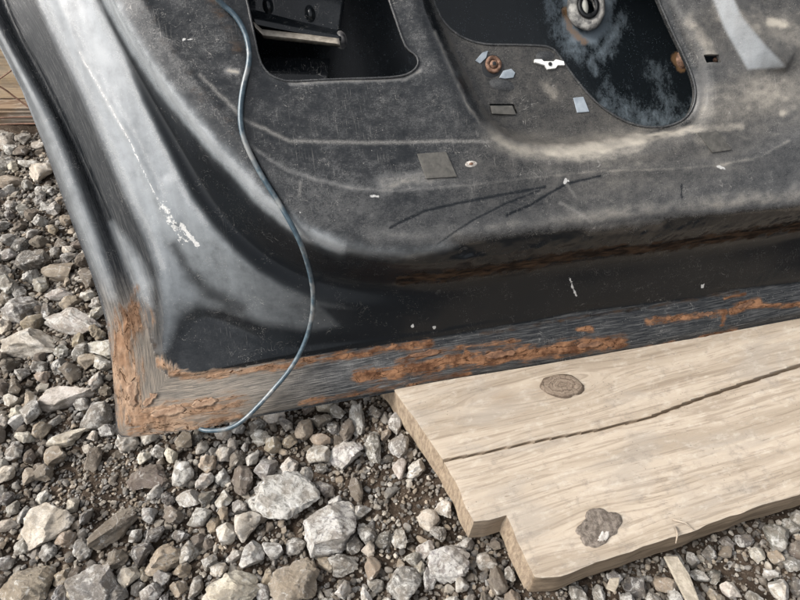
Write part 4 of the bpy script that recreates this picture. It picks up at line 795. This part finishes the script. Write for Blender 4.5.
HERO = [  # x, y, width, height, angle, tone, label, short name for neighbours
 (47, 525, 54, 44, 60, 'W', 'flat cream kite-shaped stone with sharp corners at lower left', 'the cream kite-shaped stone'),
 (108, 530, 64, 26, 50, 'B', 'long brown slab-like stone lying diagonally on bare soil', 'the long brown slab'),
 (165, 556, 44, 30, 50, 'T', 'tan wedge stone leaning against a dark grey pebble', 'the tan wedge stone'), (140, 554, 25, 24, 20, 'D', 'dark grey rounded stone wedged left of the tan wedge', 'the dark rounded stone'),
 (130, 577, 24, 20, -30, 'W', 'small white stone tucked under the tan wedge and dark pebble', 'the tucked-in white stone'), (30, 584, 62, 40, 10, 'T', 'big cream-tan rough stone at the bottom left corner', 'the corner boulder'),
 (98, 584, 46, 42, -20, 'G', 'grey rock with a bright white patch at the bottom edge', 'the white-patched rock'), (73, 506, 15, 15, 0, 'W', 'little white stone right above the cream kite-shaped stone', 'the little white stone'),
 (4, 526, 28, 13, 25, 'W', 'cream oblong stone cut by the left picture edge', 'the oblong edge stone'), (15, 507, 14, 14, 0, 'G', 'small round grey stone above the oblong edge stone', 'the round grey stone'),
 (54, 457, 26, 20, -10, 'T', 'pale tan block stone above the bare soil at left', 'the pale tan block'), (66, 438, 40, 16, 12, 'W', 'elongated whitish stone above the pale tan block', 'the elongated whitish stone'),
 (93, 459, 17, 27, 10, 'B', 'upright brown stone on the dark soil patch', 'the upright brown stone'), (148, 478, 40, 26, 12, 'B', 'soil-coated brown boulder below the rusty door corner', 'the soil-coated boulder'),
 (182, 442, 20, 18, 10, 'T', 'cream-tan stone just under the door corner edge', 'the stone under the corner'), (181, 474, 25, 25, -20, 'S', 'grey speckled stone right of the soil-coated boulder', 'the speckled round stone'),
 (144, 458, 13, 14, 0, 'W', 'tiny pale stone between the soil-coated boulder and door corner', 'the tiny pale stone'), (190, 499, 26, 17, 15, 'L', 'light grey stone below the speckled round stone', 'the light grey stone'),
 (96, 414, 30, 30, 30, 'G', 'round grey rock with white spot left of the rusty corner', 'the round white-spotted rock'), (62, 397, 56, 22, 18, 'W', 'long bright cream stone near the rusty corner', 'the long bright stone'),
 (288, 496, 60, 46, -8, 'S', 'biggest flat-faced grey stone below the wire end', 'the biggest flat-faced stone'), (327, 533, 60, 50, 15, 'S', 'large angular grey stone with white patches in the foreground', 'the large angular stone'),
 (245, 528, 34, 30, 35, 'W', 'cream two-lobed stone, right one of a pale pair', 'the right pale stone'), (226, 535, 26, 22, -20, 'W', 'cream rounded stone, left one of a pale pair', 'the left pale stone'),
 (296, 582, 52, 42, 0, 'T', 'tan-grey boulder cut by the bottom edge below the large stones', 'the tan-grey boulder'), (232, 590, 54, 38, 10, 'W', 'black and white mottled boulder at the bottom edge', 'the mottled boulder'),
 (250, 556, 26, 28, -20, 'S', 'small black-and-white stone between mottled and tan boulders', 'the black-and-white stone'), (346, 453, 36, 28, 0, 'S', 'sparkling grey stone beneath the door edge', 'the sparkling stone'),
 (319, 455, 24, 20, 0, 'L', 'pale stone touching the left side of the sparkling stone', 'the pale touching stone'), (306, 430, 24, 20, 40, 'T', 'tan pointed stone close below the door edge', 'the tan pointed stone'), (322, 440, 24, 13, -15, 'T', 'flat tan stone between the pointed and pale ones', 'the flat tan stone'),
 (358, 419, 18, 34, 5, 'S', 'tall white-spotted dark stone under the door edge', 'the tall spotted stone'), (373, 446, 17, 38, 12, 'G', 'tilted oblong grey stone left of the board', 'the tilted oblong stone'),
 (243, 478, 20, 33, 10, 'B', 'brown upright stone left of the biggest stone', 'the brown upright stone'), (265, 468, 24, 24, 0, 'G', 'grey block behind the biggest flat-faced stone', 'the grey block'),
 (225, 500, 18, 18, 0, 'L', 'round pale grey stone left of the brown upright one', 'the round pale stone'), (343, 565, 36, 20, 8, 'G', 'flat grey stone below the large angular stone', 'the flat grey stone'),
 (395, 423, 14, 24, 0, 'G', 'blue-grey stone hiding behind the board corner', 'the hiding stone'), (355, 490, 16, 26, 25, 'B', 'brown curved stone on dark soil left of the board', 'the brown curved stone'),
 (30, 262, 38, 28, 5, 'D', 'dark grey rock left of the door edge halfway up', 'the dark rock'), (60, 272, 30, 24, 25, 'T', 'brown-grey wedge rock between dark rock and door', 'the brown wedge'),
 (16, 308, 36, 32, 0, 'G', 'large dull grey rock at the left picture edge', 'the dull grey rock'), (70, 321, 58, 24, -15, 'L', 'long mottled rock crossing towards the door edge', 'the long mottled rock'),
 (26, 342, 62, 32, -8, 'W', 'largest whitish rough rock at the left edge', 'the largest whitish rock'), (71, 372, 22, 22, 0, 'B', 'brown cube-like stone left of the rusty hem', 'the cube-like stone'),
 (105, 348, 22, 36, 70, 'L', 'pale rock half hidden by the rusty hem', 'the half hidden rock'), (58, 295, 30, 16, 0, 'L', 'light oblong stone under the brown wedge', 'the light oblong stone'),
 (41, 172, 24, 24, -30, 'W', 'upright white and tan stone beside the door near the plank', 'the white and tan stone'), (33, 164, 26, 10, 5, 'L', 'flat light stone behind the white and tan one', 'the flat light stone'),
 (22, 151, 16, 14, 15, 'B', 'reddish brown stone just in front of the plank', 'the reddish brown stone'), (5, 142, 16, 14, 0, 'L', 'pale grey stone at the left edge before the plank', 'the pale edge stone'),
 (10, 182, 32, 17, -5, 'T', 'wide tan stone at the left edge below the plank', 'the wide tan stone'), (38, 146, 14, 12, 0, 'L', 'light round stone between plank and door', 'the light round stone'),
 (399, 446, 20, 24, -20, 'G', 'blue-grey faceted stone against the board end', 'the faceted stone'), (400, 469, 15, 20, 0, 'W', 'small upright white stone left of the board end', 'the upright white stone'),
 (428, 521, 22, 20, 10, 'W', 'bright white angular stone beside the stepped board end', 'the bright angular stone'), (448, 563, 42, 34, -8, 'S', 'coarse speckled grey rock in front of the board step', 'the coarse speckled rock'),
 (404, 586, 38, 32, 45, 'G', 'smooth grey slab standing at the bottom edge', 'the smooth slab'), (429, 582, 14, 26, 0, 'G', 'narrow grey stone right of the smooth slab', 'the narrow stone'), (426, 549, 20, 16, 0, 'L', 'pale stone above the narrow grey one', 'the pale upper stone'),
 (487, 561, 22, 17, 10, 'L', 'light stone under the notch of the board', 'the notch stone'), (496, 581, 22, 26, 0, 'B', 'brown-grey stone below the board notch', 'the brown-grey stone'),
 (664, 583, 26, 17, -10, 'T', 'brown-grey oblong stone below the board front edge', 'the oblong stone'), (636, 586, 26, 20, 5, 'D', 'dark crumbly stone below the board front edge', 'the dark crumbly stone'),
 (777, 536, 26, 30, 10, 'G', 'large grey egg-shaped stone under the board at lower right', 'the egg-shaped stone'), (744, 539, 17, 16, 10, 'D', 'dark grey round stone left of the egg-shaped one', 'the dark round stone'),
 (791, 564, 20, 17, 0, 'G', 'grey round stone at the lower right edge', 'the right edge stone'), (779, 590, 24, 22, -10, 'L', 'light grey stone at the bottom right corner', 'the corner stone'), (731, 591, 22, 13, -35, 'W', 'cream elongated stone at the bottom right', 'the cream elongated stone'),
 (757, 554, 14, 16, 0, 'L', 'pale grey stone left of the right edge stone', 'the pale grey stone'), (692, 561, 14, 16, 20, 'G', 'blue-grey stone beside the wooden chip', 'the chip-side stone'), (710, 553, 17, 14, 0, 'D', 'dark grey stone right of the wooden chip', 'the dark chip-side stone')]
shorts = []
for i, (x, y, w_, h_, r_, t_, lab, sh) in enumerate(HERO):
    me = rock_mesh(5 if max(w_, h_) > 34 else 4, 100 + i, (1, 1, 1), 24, rough=.2 if max(w_, h_) > 30 else .16, cuts=random.randint(9, 15))
    o, dm = put_stone(me, x, y, w_ * 1.06, h_ * 1.06, r_, t_, 'rock' if max(w_, h_) > 34 else 'stone', .62 if min(w_, h_) > 24 else .7, .22)
    tag(o, lab, 'rock' if max(w_, h_) > 34 else 'stone'); shorts.append((x, y, sh))
# medium stones: individuals
base_me = [rock_mesh(4, 300 + i, (1, 1, 1), 30, rough=random.uniform(.12, .26), cuts=random.randint(9, 15)) for i in range(26)]
def free(x, y, r, k=.74): return all((x - a)**2 + (y - b)**2 > ((r + c) * k)**2 for a, b, c, _, _ in placed)
def visible_px(px, py):
    a = np.array([px]); b = np.array([py])
    if inside(a, b, np.array(SIL + [(1000, -240)]))[0]: return False
    bpoly = np.array([(388, 394), (436, 487), (468, 546), (499, 540), (530, 594), (560, 592), (600, 580), (667, 561), (747, 533), (800, 510), (900, 470), (900, 250), (500, 350)])
    return not inside(a, b, bpoly)[0]
soilp = ((112, 482, 42), (75, 480, 30), (120, 520, 22), (402, 502, 34), (340, 480, 14), (735, 570, 20), (60, 560, 14), (200, 575, 12), (380, 475, 16))
tone_names = {'W': 'cream-white', 'G': 'grey', 'D': 'dark grey', 'T': 'tan', 'B': 'brown', 'S': 'speckled grey', 'L': 'light grey'}
n_med = 0; tries = 0; limit = 300 - len(HERO); labs = {}
while n_med < limit and tries < 40000:
    tries += 1
    px, py = random.uniform(-2, 802), random.uniform(136, 604)
    if not visible_px(px, py): continue
    far = py < 260; size = random.uniform(15, 22) if tries < 5000 else random.uniform(11, 17) if tries < 14000 else random.uniform(8.5, 13)
    if far: size *= .75
    if any((px - a)**2 + (py - b)**2 < c * c for a, b, c in soilp) and (random.random() < .9 or size > 11): continue
    p = gz(px, py, .008); s = ((p - CAM) @ fw) / F
    if p[1] > .945 or in_board(p[0], p[1], size * s * .45) or not free(p[0], p[1], size * s * .5): continue
    t_ = random.choices('WGDTBSL', (8, 28, 16, 14, 14, 9, 17))[0]
    o, dm = put_stone(random.choice(base_me), px, py, size * random.uniform(1.0, 1.3), size * random.uniform(.7, 1.), random.uniform(0, 180), t_, 'stone', .8, .2)
    grp = 'gravel stones left of the door' if py < 430 and px < 120 else 'gravel stones in front of the board' if px > 560 else 'gravel stones below the door'
    near = sorted(shorts, key=lambda h: (h[0] - px)**2 + (h[1] - py)**2)[:4]
    for hx, hy, sh in near:
        dx, dy = px - hx, py - hy; rx, ry = abs(dx), abs(dy)
        dr = (('right of' if dx > 0 else 'left of') if rx > 2.4 * ry else ('below' if dy > 0 else 'above') if ry > 2.4 * rx else ('below' if dy > 0 else 'above') + ' and ' + ('right of' if dx > 0 else 'left of'))
        lb = f"small {tone_names[t_]} gravel stone {dr} {sh}"
        if lb not in labs: break
    if lb in labs: grp = labs[lb]
    labs[lb] = grp; tag(o, lb, 'stone', grp); n_med += 1
print('medium stones', n_med)
# small gravel beyond counting: one object
PV, PF = [], []; tones = []; base_n = 0
shapes = [rock_verts(2, 700 + i, (1, .8, .66), cuts=8, rough=.13) for i in range(24)]
tiny = [rock_verts(1, 900 + i, (1, .8, .66), cuts=5, rough=.06) for i in range(12)]
cellg = {}
for a, b, c, _, _ in placed: cellg.setdefault((int(a / .04), int(b / .04)), []).append((a, b, c))
def near_ok(x, y, r, k):
    i, j = int(x / .04), int(y / .04)
    for ii in (i - 1, i, i + 1):
        for jj in (j - 1, j, j + 1):
            for a, b, c in cellg.get((ii, jj), ()):
                if (x - a)**2 + (y - b)**2 < ((r + c) * k)**2: return False
    return True
tl = [TONES[k][0] for k in 'WGDTBSL']; tlp = np.array([5, 25, 20, 17, 22, 6, 11]) / 106; tlp /= tlp.sum()
soil_xy = [(*gz(a, b, 0)[:2], c * .0011) for a, b, c in soilp]
bbm = bout
def scatter(n, rlo, rhi, region, shp, k, sink=.3, hid=False):
    global base_n
    x0, x1, y0, y1 = region; xs = rng.uniform(x0, x1, n); ys = rng.uniform(y0, y1, n); rs = rlo + (rhi - rlo) * rng.random(n)**2
    inb = inside(xs, ys, bout) | (seg_near(xs, ys, bout, True)[0] < rs * .8); zs = soil_h(xs, ys)
    for x, y, r, z, ib in zip(xs, ys, rs, zs, inb):
        if ib and r > .003: continue
        if 0.94 < y < 1.2 and x < 0: continue
        if not near_ok(x, y, r, k): continue
        if r > .0035 and any((x - a)**2 + (y - b)**2 < c * c for a, b, c in soil_xy) and rng.random() < .9: continue
        v, f = shp[rng.integers(len(shp))]; a = rng.uniform(0, 6.28); c_, s_ = math.cos(a), math.sin(a); sc = r * rng.uniform(.75, 1.2, 3); q_ = v * sc
        tt = rng.uniform(-.5, .5); ct, st_ = math.cos(tt), math.sin(tt)
        y2 = q_[:, 1] * ct - q_[:, 2] * st_; z2 = q_[:, 1] * st_ + q_[:, 2] * ct
        PV.append(np.stack([q_[:, 0] * c_ - y2 * s_ + x, q_[:, 0] * s_ + y2 * c_ + y, z2 + z + r * (.6 - sink)], 1)); PF.append(f + base_n); base_n += len(v)
        t = np.array(tl[rng.choice(7, p=tlp)]) * rng.uniform(.75, 1.2); tones.append(np.tile(t, (len(v), 1)))
        if r > .0032: cellg.setdefault((int(x / .04), int(y / .04)), []).append((x, y, r))
vis = (-1.0, .72, .10, .96)
scatter(2200, .008, .014, (-1.3, 1.0, -.3, 1.9), shapes, .84)
scatter(14000, .0045, .0085, vis, shapes, .72)
scatter(15000, .0032, .0055, vis, shapes, .66, .1)
scatter(3500, .0035, .009, (-.9, .9, -.25, .10), shapes, .74)
scatter(16000, .0024, .0040, (-.8, .6, .13, .96), tiny, .5, .05)
scatter(60000, .0011, .0030, (-.8, .6, .13, .96), tiny, .45, .0)
PVa = np.concatenate(PV); gr = big_mesh('gravel', PVa, np.concatenate(PF), M_peb); tag(gr, 'small mixed grey and brown gravel covering the soil', 'gravel', kind='stuff')
ta = np.concatenate(tones); at = gr.data.attributes.new('tone', 'FLOAT_COLOR', 'POINT'); at.data.foreach_set('color', np.c_[ta, np.ones(len(ta))].astype(np.float32).ravel())
gr.data.set_sharp_from_angle(angle=math.radians(32))
print('gravel tris', sum(len(f) for f in PF))
# ------------------------------------------------------------------ small loose things
def chip_of_wood(pts, z, th, mat, label, name='wood_chip', cat='wood chip'):
    P_ = [gz(x, y, z + dz) for x, y, dz in pts]; n = len(P_); V_ = [tuple(p) for p in P_] + [tuple(p - [0, 0, th]) for p in P_]
    F_ = [tuple(range(n))[::-1], tuple(range(n, 2 * n))] + [(k, (k + 1) % n, n + (k + 1) % n, n + k) for k in range(n)]
    o = mesh_obj(name, V_, F_, mat, None, False); b = o.modifiers.new('b', 'BEVEL'); b.width = .0006
    return tag(o, label, cat)
M_chip = mat_simple('grey_wood_chip', (.26, .225, .175), (.42, .37, .30), 110, .9, .8, .0015)
chip_of_wood([(664, 556, 0), (678, 556, 0), (690, 575, .001), (701, 604, .004), (688, 604, .004), (677, 582, .001)], .026, .003, M_chip, 'long grey splinter of wood sticking out below the board front')
chip_of_wood([(606, 588, 0), (610, 578, 0), (620, 577, .001), (619, 585, .002), (615, 592, .004)], .026, .0025, M_chip, 'small pointed wood chip beneath the board front edge')
